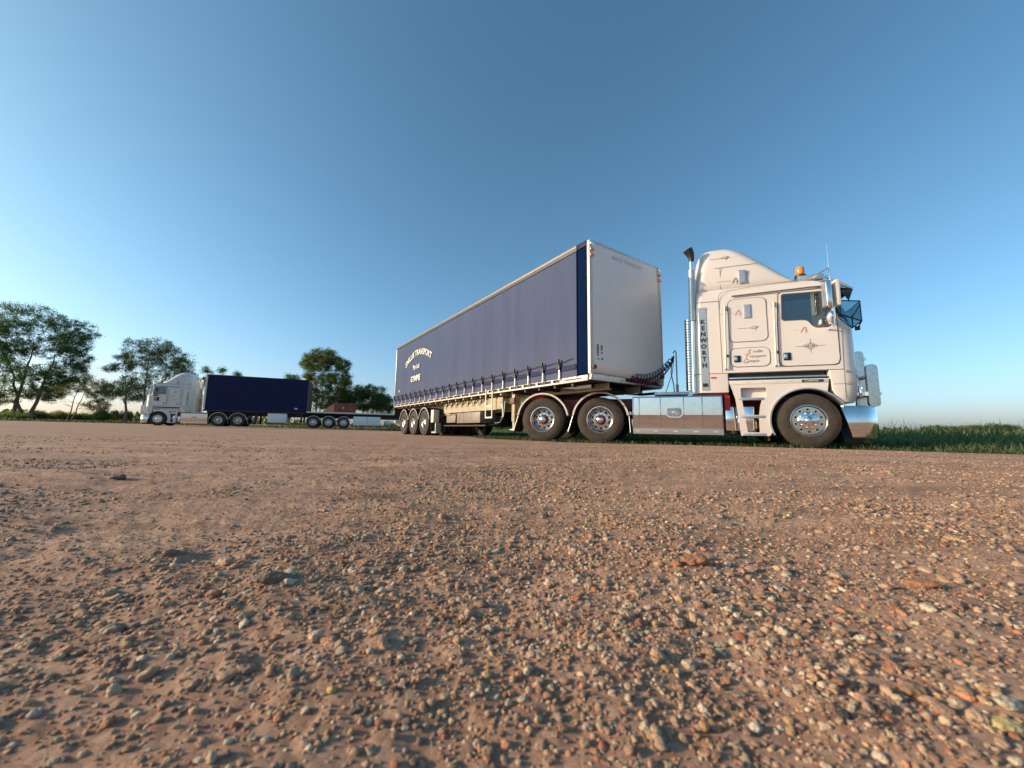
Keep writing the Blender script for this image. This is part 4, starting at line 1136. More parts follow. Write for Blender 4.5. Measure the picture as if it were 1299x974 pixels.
def build_curtain_trailer():
    """origin: ground below the middle of the bulkhead; runs towards -x"""
    Ltr = 13.21
    root = thing('curtain_trailer', '', 'trailer')
    Y = 1.225
    DZ = 1.30
    # deck and chassis
    part('deck', MB().box(-Ltr, -.02, -1.19, 1.19, DZ + .02, DZ + .10), M_DARK, root)
    ch = MB()
    for s_ in (-1, 1):
        ch.plate([(-Ltr + .05, DZ - .002), (-Ltr + .05, .82), (-3.4, .80), (-2.6, 1.16), (-.1, 1.17), (-.1, DZ - .002)], [], s_ * .52 - .012, s_ * .52 + .012)
        ch.box(-Ltr + .05, -3.4, s_ * .52 - .08, s_ * .52 + .08, .795, .815); ch.box(-2.6, -.1, s_ * .52 - .08, s_ * .52 + .08, 1.15, 1.168)
    part('chassis_beam', ch, M_CREAM, root)
    for k in range(22):
        x_ = -.55 - k * .58
        part('cross_member', MB().box(x_ - .03, x_ + .03, -1.17, 1.17, DZ - .09, DZ - .004), M_CREAM if k > 4 else M_DARK, root)
    part('skid_plate', MB().box(-2.4, -.25, -.50, .50, 1.135, 1.149), M_DARK, root)
    part('king_pin', MB().tube([(-1.4, 0, 1.03), (-1.4, 0, 1.134)], .045, 12), M_DARK, root)
    part('front_gusset', MB().plate([(-1.0, DZ - .095), (-.06, DZ - .095), (-.06, 1.14), (-.5, 1.14)], [], -1.1, -1.08).plate([(-1.0, DZ - .095), (-.06, DZ - .095), (-.06, 1.14), (-.5, 1.14)], [], 1.08, 1.1), M_DARK, root)
    # bulkhead with a bulged foot
    pr = [(.03, 4.26), (.035, 4.0), (.035, 1.95), (.05, 1.75), (.06, 1.62), (.045, 1.52), (.0, 1.45), (-.06, 1.425), (-.10, 1.43), (-.10, 4.26)]
    bh = part('bulkhead', MB().loft([[(a, y_, b) for a, b in pr] for y_ in (-1.14, 1.14)]), M_WALL, root, angle=50)
    part('bulkhead_sill', MB().box(-.06, .03, -1.2, 1.2, DZ, DZ + .035, .006).box(-.06, .02, -1.15, -.28, DZ + .038, 1.42), M_DULL, root)
    part('sill_block', MB().box(-.05, .035, -.28, -.14, DZ + .038, 1.42, .005), M_RAILW, root)
    part('top_cap', MB().box(-.12, .045, -1.14, 1.14, 4.262, 4.30, .01), M_DULL, root)
    t_ = text_mb('SMILLIE TRANSPORT', .115, .0006, .001, 1.0, align='CENTER')
    t_.v = [(.0365 - b_, a, c + 4.06 - .05 * a * a) for a, b_, c in t_.v]
    part('faded_lettering', t_, M_FAINT, bh, smooth=False)
    dd = MB()
    dd.box(.0465, .0485, -1.02, -.98, 1.80, 2.05).box(.0465, .0485, -.90, -.865, 1.93, 2.04).box(.0465, .0485, -.90, -.865, 1.86, 1.90).box(.048, .052, -.91, -.855, 1.70, 1.77).box(.050, .054, -1.05, -.95, 1.73, 1.745)
    part('load_markings', dd, M_FAINT if False else M_STRIPE, bh, smooth=False)
    for s_ in (-1, 1):
        part('corner_post', MB().box(-.018, .05, s_ * 1.205 - (.0 if s_ > 0 else .02), s_ * 1.205 + (.02 if s_ > 0 else .0), DZ + .12, 4.28).box(.0, .055, min(s_ * 1.145, s_ * 1.204), max(s_ * 1.145, s_ * 1.204), DZ + .04, 4.28), M_RAILW, root)
        for k in range(3):
            part('marker_lamp', MB().box(.056, .085, s_ * 1.165 - .05, s_ * 1.165 + .05, 4.18 - k * .13, 4.24 - k * .13, .008), M_AMBER if k else M_CHROME, root)
        part('socket_box', MB().box(.055, .10, s_ * 1.14 - .05, s_ * 1.14 + .05, 1.52, 1.60, .01), M_BRAKE, root)
        # curtain, leading edge, rails
        cu = part('side_curtain', curtain_mb(-Ltr + .06, -.33, 1.40, 4.17, Y, s_), M_NAVY, root, angle=60)
        part('curtain_end_pole', MB().tube([(-.325, s_ * (Y + .012), 1.38), (-.325, s_ * (Y + .012), 4.16)], .012, 8), M_NAVY2, root)
        part('corner_curtain', MB().box(-.31, -.022, s_ * 1.215 - .010, s_ * 1.215 + .014, 1.42, 4.17, .004), M_BLUE, root)
        part('corner_curtain_cap', MB().box(-.31, -.03, s_ * 1.215 - .02, s_ * 1.215 + .03, 4.18, 4.302, .01), M_NAVY2, root)
        part('roof_rail', MB().box(-Ltr, -.315, s_ * 1.215 - .035, s_ * 1.215 + .028, 4.235, 4.30, .008), M_TOOL, root)
        part('track_gap', MB().box(-Ltr, -.315, s_ * 1.215 - .03, s_ * 1.215 + .008, 4.165, 4.233), M_BLACK, root)
        part('rub_rail', MB().box(-Ltr, -.90, s_ * 1.222 - .012, s_ * 1.222 + .018, DZ - .02, DZ + .018, .004), M_RAILW, root)
        part('upper_rail', MB().box(-Ltr, -.90, s_ * 1.205 - .012, s_ * 1.205 + .008, DZ + .085, DZ + .10), M_RAILW, root)
        part('rail_end_casting', MB().box(-.89, -.03, s_ * 1.215 - .02, s_ * 1.215 + .025, DZ - .02, DZ + .10, .008), M_RAILW, root)
        part('end_casting_slot', MB().box(-.70, -.20, s_ * 1.242 - .001, s_ * 1.242 + .002, DZ + .03, DZ + .055), M_SEAM, root)
        for k in range(21):
            x_ = -1.25 - k * .58 + .1
            part('rail_tab', MB().box(x_ - .035, x_ + .035, s_ * 1.222 - .010, s_ * 1.222 + .014, DZ + .019, DZ + .084), M_RAILW, root)
        part('rear_post', MB().box(-Ltr - .04, -Ltr + .05, s_ * 1.19 - .05, s_ * 1.19 + .045, DZ, 4.30, .006), M_DULL, root)
        # ratchet straps
        rope = MB(); pts = []
        for k in range(23):
            x_ = -.45 - k * .58 + (.02 if k else 0)
            pts.append((x_, s_ * (Y + .030), 1.775 if k else 1.80)); 
            if k < 22: pts.append((x_ - .29, s_ * (Y + .022), 1.748))
        rope.tube(pts[::-1], .007, 5)
        part('tension_cord', rope, M_BLACK, cu)
        part('hem_band', MB().box(-Ltr + .07, -.36, s_ * (Y + .021) - .002, s_ * (Y + .021) + .002, 1.555, 1.665), M_NAVY2, cu)
        first = None
        for k in range(22):
            x_ = -.86 - k * .58
            if first is None:
                st = part('strap', MB().box(-.017, .017, -.004, .004, -.40, 0).box(-.022, .022, -.010, .010, -.43, -.38), M_DULL, cu, loc=(x_, s_ * (Y + .050), 1.80))
                bk = part('buckle', MB().box(-.034, .034, -.030, .010, -.20, -.05, .006).box(-.018, .018, -.050, .005, -.10, .03, .005), M_BLACK, st)
                part('ratchet_bar', MB().tube([(-.045, -.020, -.17), (.045, -.020, -.17)], .012, 6), M_DULL, st)
                if s_ > 0: st.rotation_euler = (0, 0, PI)
                first = st
            else:
                again(first, cu, loc=(x_, s_ * (Y + .050), 1.80))
        # mud-flap board, lamps
        part('flap_board', MB().box(-8.32, -8.06, s_ * 1.12 - .13, s_ * 1.12 + .10, .50, .98, .01), M_RAILW, root)
        part('mudflap', MB().box(-8.34, -8.325, s_ * .90 - .32, s_ * .90 + .32, .12, .70), M_FLAP, root)
        part('flap_frame', MB().box(-8.35, -7.9, s_ * 1.1 - .1, s_ * 1.1 + .1, .10, .16).box(-8.0, -7.92, s_ * 1.1 - .1, s_ * 1.1 + .1, .16, .48), M_DULL, root)
    for k in range(24):
        x_ = -.35 - k * .55
        part('roof_bow', MB().box(x_ - .025, x_ + .025, -1.15, 1.15, 4.225, 4.262), M_DULL, root)
    part('roof_sheet', MB().box(-Ltr, -.13, -1.17, 1.17, 4.265, 4.29), M_WALL, root)
    part('rear_door', MB().box(-Ltr - .03, -Ltr + .02, -1.13, 1.13, DZ + .1, 4.25), M_WALL, root)
    part('rear_bumper', MB().box(-Ltr - .05, -Ltr + .05, -1.15, 1.15, .50, .66, .01), M_RAILW, root)
    part('tail_lamp', MB().box(-Ltr - .06, -Ltr - .042, -1.12, -.6, .95, 1.10).box(-Ltr - .06, -Ltr - .042, .6, 1.12, .95, 1.10), M_REDLENS, root)
    part('lamp_panel', MB().box(-Ltr - .040, -Ltr, -1.18, 1.18, .90, 1.27), M_DARK, root)
    # lettering on the near curtain
    let = text_mb('SMILLIE TRANSPORT', .35, .003, .008, 1.06, align='CENTER')
    xs = [v[0] for v in let.v]; w0 = max(xs)
    cx, half = -10.10, 1.55
    vs = []
    for a, b, c in let.v:
        u = a / w0
        x_ = cx + u * half; lift = .40 * (1 - u * u)
        sl = -2 * .40 * u / half
        vs.append((x_ - c * sl * .35, -(Y + .021) - b * .4, 3.02 + lift + c))
    let.v = vs
    part('lettering', let, M_LETTER, root, smooth=False)
    for s_, sz, x_, z_, bo_ in (('Pty Ltd', .27, -10.25, 2.84, .006), ('GYMPIE', .35, -10.28, 2.30, .009)):
        t_ = text_mb(s_, sz, .003, bo_, 1.0, align='CENTER')
        part('lettering', shift(t_, x_, -(Y + .021), z_), M_LETTER, root, smooth=False)
    part('reflector_disc', MB().lathe([(0, -.006), (.055, -.005), (.06, 0)], 18, (-12.45, -(Y + .022), 2.02)), M_RAILW, root)
    # landing legs
    for s_ in (-1, 1):
        lg = part('landing_leg', MB().box(-3.08, -2.94, s_ * .98 - .06, s_ * .98 + .06, .48, 1.28, .01).box(-3.055, -2.965, s_ * .98 - .04, s_ * .98 + .04, .28, .50), M_CREAM, root)
        part('leg_foot', MB().box(-3.12, -2.90, s_ * .98 - .10, s_ * .98 + .10, .245, .28, .005), M_DULL, lg)
        part('leg_gearbox', MB().box(-3.12, -2.90, s_ * 1.06 - .03, s_ * 1.06 + .04, .95, 1.12, .02), M_BRAKE, lg)
        part('leg_brace', MB().tube([(-3.0, s_ * .95, .62), (-3.55, s_ * .55, 1.15)], .022, 6), M_CREAM, lg)
        part('crank_handle', MB().tube([(-3.25, s_ * 1.14, 1.05), (-3.30, s_ * 1.16, .62), (-3.42, s_ * 1.16, .60)], .012, 6), M_DULL, lg)
    # gate-like ladder
    ld_ = MB()
    for x_ in (-4.12, -3.76): ld_.box(x_ - .02, x_ + .02, -1.262, -1.243, .58, 1.43)
    ld_.box(-4.10, -3.78, -1.258, -1.246, .58, .625).box(-4.10, -3.78, -1.258, -1.246, .90, .95)
    part('ladder', ld_, M_RAILW, root)
    part('hose_loop', MB().tube([(-3.5, -1.15, 1.02), (-3.36, -1.16, .98), (-3.33, -1.16, .60), (-3.5, -1.15, .46), (-4.0, -1.0, .45)], .014, 6), M_DULL, root)
    # boxes under the deck
    tb = part('toolbox', MB().box(-6.22, -4.62, -1.16, -.60, .46, .80, .012), M_TOOL, root)
    for x_ in (-5.72, -5.20):
        part('box_seam', MB().box(x_ - .004, x_ + .004, -1.163, -1.159, .47, .79), M_SEAM, tb)
    part('toolbox', MB().box(-7.15, -6.42, -1.12, -.70, .48, .74, .012), M_TOOL, root)
    part('pallet_rack', MB().box(-7.4, -4.4, -1.10, .9, .36, .40).box(-6.4, -4.6, .2, .95, .42, .85), M_DARK, root)
    part('air_reservoir', MB().tube([(-7.6, -.75, .95), (-6.7, -.75, .95)], .13, 16), M_DARK, root)
    part('air_reservoir', MB().tube([(-5.9, -.80, 1.02), (-5.0, -.80, 1.02)], .11, 16), M_DARK, root)
    part('spare_wheel', shift(tyre_mb(), -7.2, .3, .55), M_RUBBER, root)
    for k in range(9):
        x_ = -4.5 - k * .42
        hk = MB()
        hk.tube([(x_, -1.05, 1.2), (x_ - .05, -1.12, 1.08), (x_ - .16, -1.12, 1.06), (x_ - .2, -1.05, 1.2)], .02, 6)
        part('strap_winch', hk, M_DARK, root)
    part('side_web', MB().box(-7.7, -3.6, -.98, -.95, .84, 1.19), M_CREAM, root)
    trailer_wheels(root, (-11.60, -10.35, -9.10))
    return root

def far_front_trailer():
    """shorter curtain trailer of the far road train; origin under its bulkhead middle"""
    Lb = 7.53; Y = 1.225; DZ = 1.32
    root = thing('curtain_trailer', 'deep navy curtain trailer with plain unlettered sides behind the far white truck', 'trailer')
    part('deck', MB().box(-Lb, 0, -1.19, 1.19, DZ, DZ + .10), M_DARK, root)
    part('chassis_beam', MB().box(-Lb - 3.3, -.1, -.56, -.46, .95, DZ - .003).box(-Lb - 3.3, -.1, .46, .56, .95, DZ - .003), M_DARK, root)
    pr = [(.03, 4.26), (.035, 4.0), (.035, 1.75), (.0, 1.45), (-.10, 1.43), (-.10, 4.26)]
    part('bulkhead', MB().loft([[(a, y_, b) for a, b in pr] for y_ in (-1.20, 1.20)]), M_RAILW, root)
    for s_ in (-1, 1):
        cu = part('side_curtain', curtain_mb(-Lb + .05, -.12, 1.36, 4.20, Y, s_, .006, 80), M_NAVY2, root, angle=60)
        part('roof_rail', MB().box(-Lb, -.02, s_ * 1.215 - .03, s_ * 1.215 + .02, 4.22, 4.30), M_BLACK, root)
        part('rub_rail', MB().box(-Lb, 0, s_ * 1.21 - .02, s_ * 1.21 + .03, DZ - .06, DZ + .03), M_DARK, root)
        part('rear_post', MB().box(-Lb - .04, -Lb + .04, s_ * 1.19 - .03, s_ * 1.19 + .04, DZ + .02, 4.29), M_BRAKE, root)
        part('reflector', MB().box(-Lb + .75, -Lb + 1.0, s_ * (Y + .024) - .003, s_ * (Y + .024) + .003, 1.62, 1.74), M_DULL, cu)
        part('landing_leg', MB().box(-3.75, -3.6, s_ * .95 - .06, s_ * .95 + .06, .25, 1.3), M_DARK, root)
        part('toolbox', MB().box(-6.00, -4.55, min(s_ * 1.17, s_ * .6), max(s_ * 1.17, s_ * .6), .42, 1.22, .02), M_WALL, root)
        part('strap_winch', MB().box(-7.2, -7.05, s_ * 1.1 - .05, s_ * 1.1 + .05, .5, 1.25).tube([(-6.9, s_ * 1.1, 1.2), (-6.8, s_ * 1.12, .7), (-6.4, s_ * 1.1, .6), (-6.2, s_ * 1.1, 1.2)], .03, 6), M_DARK, root)
    part('roof_sheet', MB().box(-Lb, -.1, -1.17, 1.17, 4.22, 4.29), M_DARK, root)
    part('rear_door', MB().box(-Lb - .03, -Lb + .02, -1.13, 1.13, DZ + .1, 4.25), M_DARK, root)
    trailer_wheels(root, (-Lb - .55, -Lb - 1.80, -Lb - 3.05))
    part('fifth_wheel', MB().box(-Lb - 2.4, -Lb - 1.4, -.45, .45, DZ - .002, DZ + .09, .02), M_DARK, root)
    return root
def far_flat_trailer():
    """flat-deck trailer; origin under its front edge"""
    Lb = 12.5
    root = thing('flatbed_trailer', 'empty-ended flat-deck trailer at the rear of the far road train with a silver toolbox', 'trailer')
    part('deck', MB().box(-Lb, 0, -1.2, 1.2, 1.44, 1.54), M_DULL, root)
    part('chassis_beam', MB().box(-Lb, -.1, -.56, -.46, 1.0, 1.438).box(-Lb, -.1, .46, .56, 1.0, 1.438), M_DARK, root)
    for s_ in (-1, 1):
        part('side_rail', MB().box(-Lb, 0, min(s_ * 1.203, s_ * 1.24), max(s_ * 1.203, s_ * 1.24), 1.42, 1.55), M_RAILW, root)
        tb = part('toolbox', MB().box(-6.3, -3.9, min(s_ * 1.19, s_ * .6), max(s_ * 1.19, s_ * .6), .38, 1.20, .02), M_WALL, root)
        part('box_seam', MB().box(-5.12, -5.10, min(s_ * 1.19, s_ * 1.194), max(s_ * 1.19, s_ * 1.194), .4, 1.18), M_SEAM, tb)
        part('toolbox', MB().box(-7.3, -6.8, min(s_ * 1.15, s_ * .6), max(s_ * 1.15, s_ * .6), .45, .85, .02), M_DULL, root)
        part('landing_leg', MB().box(-3.4, -3.25, s_ * .95 - .06, s_ * .95 + .06, .25, 1.43), M_DARK, root)
        part('corner_pin', MB().tube([(-.3, s_ * 1.15, 1.54), (-.3, s_ * 1.15, 2.0)], .03, 6).tube([(-6.6, s_ * 1.15, 1.54), (-6.6, s_ * 1.15, 1.75)], .04, 6), M_DARK, root)
    trailer_wheels(root, (-9.0, -10.25, -11.5))
    return root

# place the near rig
HX, HY, HA = 6.0725, 8.2633, R(-21.04)
pm = build_prime_mover()
pm['label'] = 'large white sleeper-cab truck with chrome bull bar parked at the right, sunlit'
pm['group'] = 'white prime movers'
pm.location = (HX, HY, 0); pm.rotation_euler = (0, 0, HA)
ct = build_curtain_trailer()
ct['label'] = 'long faded navy curtain-side trailer lettered in cream, coupled behind the near white truck'
ct['group'] = 'curtain-side trailers'
ct.location = (2.577, 8.233, 0); ct.rotation_euler = (0, 0, R(-56.17))
# far road train
FA = R(202.78)
def far(l, wv=0, z=0):
    c, s = math.cos(FA), math.sin(FA)
    x, y = -28.32 + l * c - wv * s, 30.83 + l * s + wv * c
    return (x, y, H(x, y) + z)
pm2 = copy_tree(pm)
pm2['label'] = 'far white sleeper-cab truck facing left in shade in front of the trees'
tilt = math.atan2(far(0)[2] - far(-17)[2], 17)
pm2.location = far(0); pm2.rotation_euler = (0, 0, FA)
sq = None
ft = far_front_trailer(); ft['group'] = 'curtain-side trailers'
ft.location = far(-2.80); ft.rotation_euler = (0, 0, FA)
fb = far_flat_trailer()
fb.location = far(-10.3); fb.rotation_euler = (0, 0, FA)
sign = part('door_sign', MB().box(.05, .36, 1.24, 1.25, 1.95, 2.22), M_BLACK, pm2)
part('sign_emblem', MB().lathe([(0, .004), (.06, .004), (.065, 0)], 16, (.26, 1.251, 2.10)), M_RAILW, sign)
# rust-red bin on the flat deck
bn = thing('steel_bin', 'rust-red steel bin with a sloping orange ramp end on the far flat-deck trailer', 'bin', far(-12.0, 0, 1.545), FA)
bn.location.z = fb.location.z + 1.545
part('bin_body', MB().box(-2.35, -.50, -1.15, 1.15, 0, .85, .02), M_RUST, bn)
part('bin_ramp', MB().plate([(-.495, 0), (.42, 0), (.42, .05), (-.495, .84)], [], -1.12, 1.12), M_ORANGE, bn)
for x_ in (-2.1, -1.5, -.9):
    part('bin_rib', MB().box(x_ - .04, x_ + .04, 1.152, 1.19, .0, .82).box(x_ - .04, x_ + .04, -1.19, -1.152, .0, .82), M_RUST, bn)
part('bin_label', MB().box(-1.35, -1.25, 1.192, 1.196, .35, .5), M_RAILW, bn)

# coiled hoses between the near truck and its trailer
def trl(l, wv, z):      # trailer local -> world
    a = R(-56.17); return Vector((2.577 + l * math.cos(a) - wv * math.sin(a), 8.233 + l * math.sin(a) + wv * math.cos(a), z))
def trc(l, wv, z):
    return Vector((HX + l * math.cos(HA) - wv * math.sin(HA), HY + l * math.sin(HA) + wv * math.cos(HA), z))
def coil(a, b, sag, turns, rad, r, n=12):
    pts = []
    N = turns * n
    d = b - a; side = d.cross(Vector((0, 0, 1))).normalized()
    for i in range(N + 1):
        t = i / N
        c = a + d * t + Vector((0, 0, -sag * 4 * t * (1 - t)))
        up = Vector((0, 0, 1)); ang = 2 * PI * turns * t
        rr_ = rad * min(1, t * 12, (1 - t) * 12)
        pts.append(c + side * rr_ * math.cos(ang) + up * rr_ * math.sin(ang) + d.normalized() * 0.03 * math.sin(ang))
    return pts
a_, b_ = trl(.07, .05, 1.46), trc(-2.25, .05, 2.12)
for k, (mt_, lab, off, sg) in enumerate(((M_HOSEB, 'blue-black coiled air hose stretched from the trailer bulkhead to the mast behind the white cab', Vector((0, 0, 0)), .20),
                                     (M_HOSER, 'dark red coiled air hose hanging lowest between the trailer bulkhead and the white cab', Vector((.0, .05, -.03)), .30))):
    o = part('air_hose', MB().tube([p for p in coil(a_ + off, b_ + off, sg, 15, .066, .011)], .013, 6), mt_)
    tag(o, lab, 'hose', 'coiled hoses behind the white cab')

# ------------------------------------------------------------------ trees
def pix(px, py, d):
    """world x offset and height for a direction at depth d (used to survey where the real trees stand)"""
    v = F + X2 * ((px - 649.5) / 476.2) + U2 * ((487 - py) / 476.2)
    t = d / v.y
    return v.x * t, CAM_H + v.z * t
LEAFC = {'green': [(0.030, 0.062, 0.022), (0.050, 0.090, 0.028), (0.022, 0.045, 0.020), (0.085, 0.12, 0.035)],
         'olive': [(0.060, 0.082, 0.030), (0.095, 0.11, 0.040), (0.040, 0.060, 0.026), (0.13, 0.125, 0.05)],
         'dry': [(0.12, 0.095, 0.04), (0.16, 0.11, 0.05), (0.07, 0.075, 0.03), (0.10, 0.10, 0.035)]}
def tree(label, px0, d, blobs, tone='green', trunks=None, leaf=.20, dens=1.0, name='tree', group=None, cat='tree', gap=.5, seed=0, tr=.22):
    """blobs = [(px, py, rpx, rpy)] of foliage masses as seen from the yard"""
    rs = random.Random(seed); rg = np.random.default_rng(seed + 100)
    bx, _ = pix(px0, 535, d); bz = H(bx, d) - .1
    root = thing(name, label, cat, (bx, d, bz), 0, group)
    cl = []; leafp = []; ends = []
    for (blx, bly, rx, ry) in blobs:
        cx, cz = pix(blx, bly, d)
        X1, Z1 = pix(blx + rx, bly - ry, d)
        wx, wz = abs(X1 - cx) * 1.06, abs(Z1 - cz) * 1.12
        wy = (wx + wz) * .5
        yo = rs.uniform(-.5, .5) * wy
        c = Vector((cx - bx, yo, cz - bz))
        nclump = max(5, int(46 * dens * (wx * wz) ** .62 / (leaf * 5)))
        for _ in range(nclump):
            while True:
                q = Vector((rs.uniform(-1, 1), rs.uniform(-1, 1), rs.uniform(-1, 1)))
                if .25 < q.length < 1: break
            p = c + Vector((q.x * wx, q.y * wy, q.z * wz))
            s = leaf * rs.uniform(1.3, 3.0)
            ends.append(p); cl.append((p, s))
    # trunk and limbs
    tb = MB()
    trunks = trunks or [(px0, None)]
    joints = []
    for (tpx, top) in trunks:
        ox = pix(tpx, 535, d)[0] - bx
        if top is None:
            tx = sum(e.x for e in ends) / len(ends) * .8 + ox * .2; tz = sum(e.z for e in ends) / len(ends)
        else:
            a, b = pix(top[0], top[1], d); tx, tz = a - bx, b - bz
        pts = []
        for i in range(8):
            t = i / 7
            pts.append(Vector((ox + (tx - ox) * t ** 1.3 + rs.uniform(-.12, .12) * (i > 0), rs.uniform(-.12, .12), tz * t)))
        rad = [.8 * tr * (1 - .78 * i / 7) for i in range(8)]
        rad[0] *= 1.35
        tb.tube(pts, rad, 8)
        joints += [(pts[i], rad[i]) for i in range(3, 8)]
    for e in ends[:: max(1, len(ends) // 42)]:
        j, r0 = min(joints, key=lambda q: (q[0] - e).length + (0 if q[0].z < e.z else 3) + rs.uniform(0, 1.2))
        mid = j.lerp(e, .5) + Vector((rs.uniform(-.3, .3), rs.uniform(-.3, .3), -.12 * (e - j).length))
        tb.tube([j, j.lerp(mid, .5) + Vector((0, 0, -.05)), mid, mid.lerp(e, .6), e], [r0 * .42, r0 * .34, r0 * .24, r0 * .14, .012], 5)
    part('trunk', tb, M_BARK, root)
    # crown: leaf-sized faces
    cs, ss = [], []
    for p, s in cl:
        k = int(rs.uniform(38, 62) * gap * 3.2)
        cs.append(np.repeat([[p.x, p.y, p.z]], k, 0)); ss.append(np.full(k, s))
    C = np.concatenate(cs); S = np.concatenate(ss); n = len(C)
    off = rg.normal(0, 1, (n, 3)); off /= np.linalg.norm(off, axis=1)[:, None]; off *= (rg.uniform(0, 1, (n, 1)) ** .6)
    C = C + off * S[:, None] * np.array([1.15, 1.15, .95])
    nrm = rg.normal(0, 1, (n, 3)); nrm[:, 2] += .35; nrm /= np.linalg.norm(nrm, axis=1)[:, None]
    aux = rg.normal(0, 1, (n, 3)); a1 = np.cross(nrm, aux); a1 /= np.linalg.norm(a1, axis=1)[:, None]; a2 = np.cross(nrm, a1)
    ln = leaf * rg.uniform(.45, .95, (n, 1)); wd = ln * rg.uniform(.28, .5, (n, 1))
    co = np.stack([C - a1 * ln * .5, C + a2 * wd * .5 + nrm * wd * .1, C + a1 * ln * .5, C - a2 * wd * .5 + nrm * wd * .1], 1).reshape(-1, 3).astype(np.float32)
    me = bpy.data.meshes.new('crown')
    me.vertices.add(4 * n); me.vertices.foreach_set('co', co.ravel())
    me.loops.add(4 * n); me.loops.foreach_set('vertex_index', np.arange(4 * n, dtype=np.int32))
    me.polygons.add(n); me.polygons.foreach_set('loop_start', (np.arange(n) * 4).astype(np.int32))
    me.update(calc_edges=True)
    pal = np.array(LEAFC[tone])
    c = pal[rg.choice(4, n, p=[.35, .3, .2, .15])] * rg.uniform(1.2, 2.1, (n, 1)) * np.array([[1.05, 1.08, .9]])
    ca = me.attributes.new('tint', 'FLOAT_COLOR', 'POINT')
    ca.data.foreach_set('color', np.repeat(np.concatenate([c, np.ones((n, 1))], 1), 4, 0).astype(np.float32).ravel())
    me.materials.append(leaf_mat('foliage', 'tint', .45))
    link('crown', me, root)
    return root
G = 'eucalypt trees at the edge of the yard'
tree('tallest spreading gum tree with leaning trunks at the left edge of the photo', 22, 46,
     [(45, 405, 40, 14), (20, 425, 35, 14), (75, 418, 32, 14), (98, 435, 18, 14), (55, 440, 35, 12), (95, 458, 15, 10), (85, 475, 26, 14), (60, 478, 26, 14), (15, 470, 25, 18), (5, 445, 22, 12), (10, 500, 22, 12), (45, 500, 22, 9), (-15, 430, 22, 30)],
     'green', [(14, (45, 440)), (38, (70, 450)), (25, (10, 455))], dens=1.1, gap=.5, seed=1, tr=.26, group=G)
tree('low thin-stemmed bushy tree between the tallest gum and the far truck', 86, 50,
     [(105, 487, 22, 10), (128, 500, 16, 9), (90, 492, 14, 7), (120, 514, 16, 6), (70, 498, 10, 6)], 'dry', [(85, (100, 490)), (90, (110, 495)), (128, (125, 508))], leaf=.18, dens=1.0, seed=2, tr=.10, gap=.45, group=G)
tree('open-crowned gum tree rising behind the cab of the far white truck', 170, 47,
     [(195, 440, 28, 9), (182, 455, 26, 10), (215, 452, 24, 12), (162, 462, 12, 10), (232, 462, 14, 9), (205, 470, 30, 10), (180, 485, 22, 10), (155, 492, 18, 9), (140, 495, 14, 7), (168, 503, 16, 7), (240, 475, 9, 6), (138, 466, 8, 4), (245, 490, 9, 12)],
     'olive', [(178, (190, 455)), (158, (160, 480)), (215, (222, 465))], dens=.95, gap=.42, seed=3, tr=.2, group=G)
tree('small tree showing only its top above the far navy trailer', 285, 55,
     [(265, 470, 6, 3), (283, 470, 4, 3), (299, 475, 5, 3), (285, 486, 30, 7)], 'green', [(285, (285, 475))], dens=.8, seed=4, tr=.12, group=G)
tree('low round tree top peeping over the rear end of the far navy trailer', 366, 56,
     [(368, 480, 10, 5), (372, 490, 12, 8), (350, 492, 14, 6)], 'green', [(366, (366, 485))], dens=.8, seed=5, tr=.12, group=G)
tree('tall gum with a dense round crown and pale stems right of the far navy trailer', 402, 48,
     [(408, 450, 17, 8), (395, 458, 13, 8), (420, 456, 14, 9), (436, 463, 10, 6), (405, 465, 20, 7), (430, 478, 15, 8), (412, 482, 14, 8), (395, 498, 14, 10), (418, 497, 18, 9), (438, 486, 9, 6), (392, 477, 7, 5), (405, 510, 20, 8)],
     'olive', [(400, (403, 470)), (394, (396, 478)), (410, (424, 475)), (403, (412, 480))], dens=1.25, gap=.6, seed=6, tr=.14, leaf=.18, group=G)
tree('broad bushy dark tree left of the rear of the lettered trailer', 462, 50,
     [(452, 500, 18, 9), (470, 497, 20, 8), (462, 510, 24, 9), (445, 512, 16, 8), (484, 508, 12, 7), (475, 518, 16, 6), (432, 505, 12, 8)],
     'green', [(460, (462, 505)), (452, (450, 500)), (470, (476, 508))], dens=1.3, gap=.6, seed=7, tr=.14, leaf=.18, group=G)
tree('thin airy sapling beside the rear corner of the lettered trailer', 492, 52,
     [(488, 506, 8, 6), (496, 512, 8, 5), (492, 520, 8, 4), (502, 516, 6, 5)], 'green', [(492, (492, 510))], dens=.8, seed=8, tr=.07, leaf=.18, group=G)
SB = 'low shrubs along the left end of the yard'
for i, (px0, d, rx, ry, tone, lab) in enumerate([
    (12, 42, 20, 4, 'olive', 'dark low shrub at the foot of the tallest gum tree'),
    (44, 50, 18, 7, 'olive', 'grey-green shrub just right of the leaning trunks'),
    (72, 52, 16, 6, 'dry', 'rounded brownish shrub under the gap of bright sky'),
    (100, 54, 18, 4, 'olive', 'low flat shrub below the thin-stemmed bushy tree'),
    (128, 46, 8, 8, 'green', 'upright dark shrub left of the far truck'),
    (155, 52, 16, 6, 'dry', 'dry yellowish shrub just left of the far truck bull bar'),
    (-25, 44, 28, 5, 'olive', 'dark shrub partly cut off by the left edge')]):
    yb = 530
    tree(lab, px0, d, [(px0, yb - ry * .55, rx * .85, ry * .7), (px0 + rx * .5, yb - ry * .2, rx * .6, ry * .45), (px0 - rx * .5, yb - ry * .2, rx * .6, ry * .45)], tone,
         [(px0, (px0, yb - ry))], leaf=.18, dens=1.2, gap=.6, seed=20 + i, tr=.05, name='shrub', group=SB, cat='shrub')
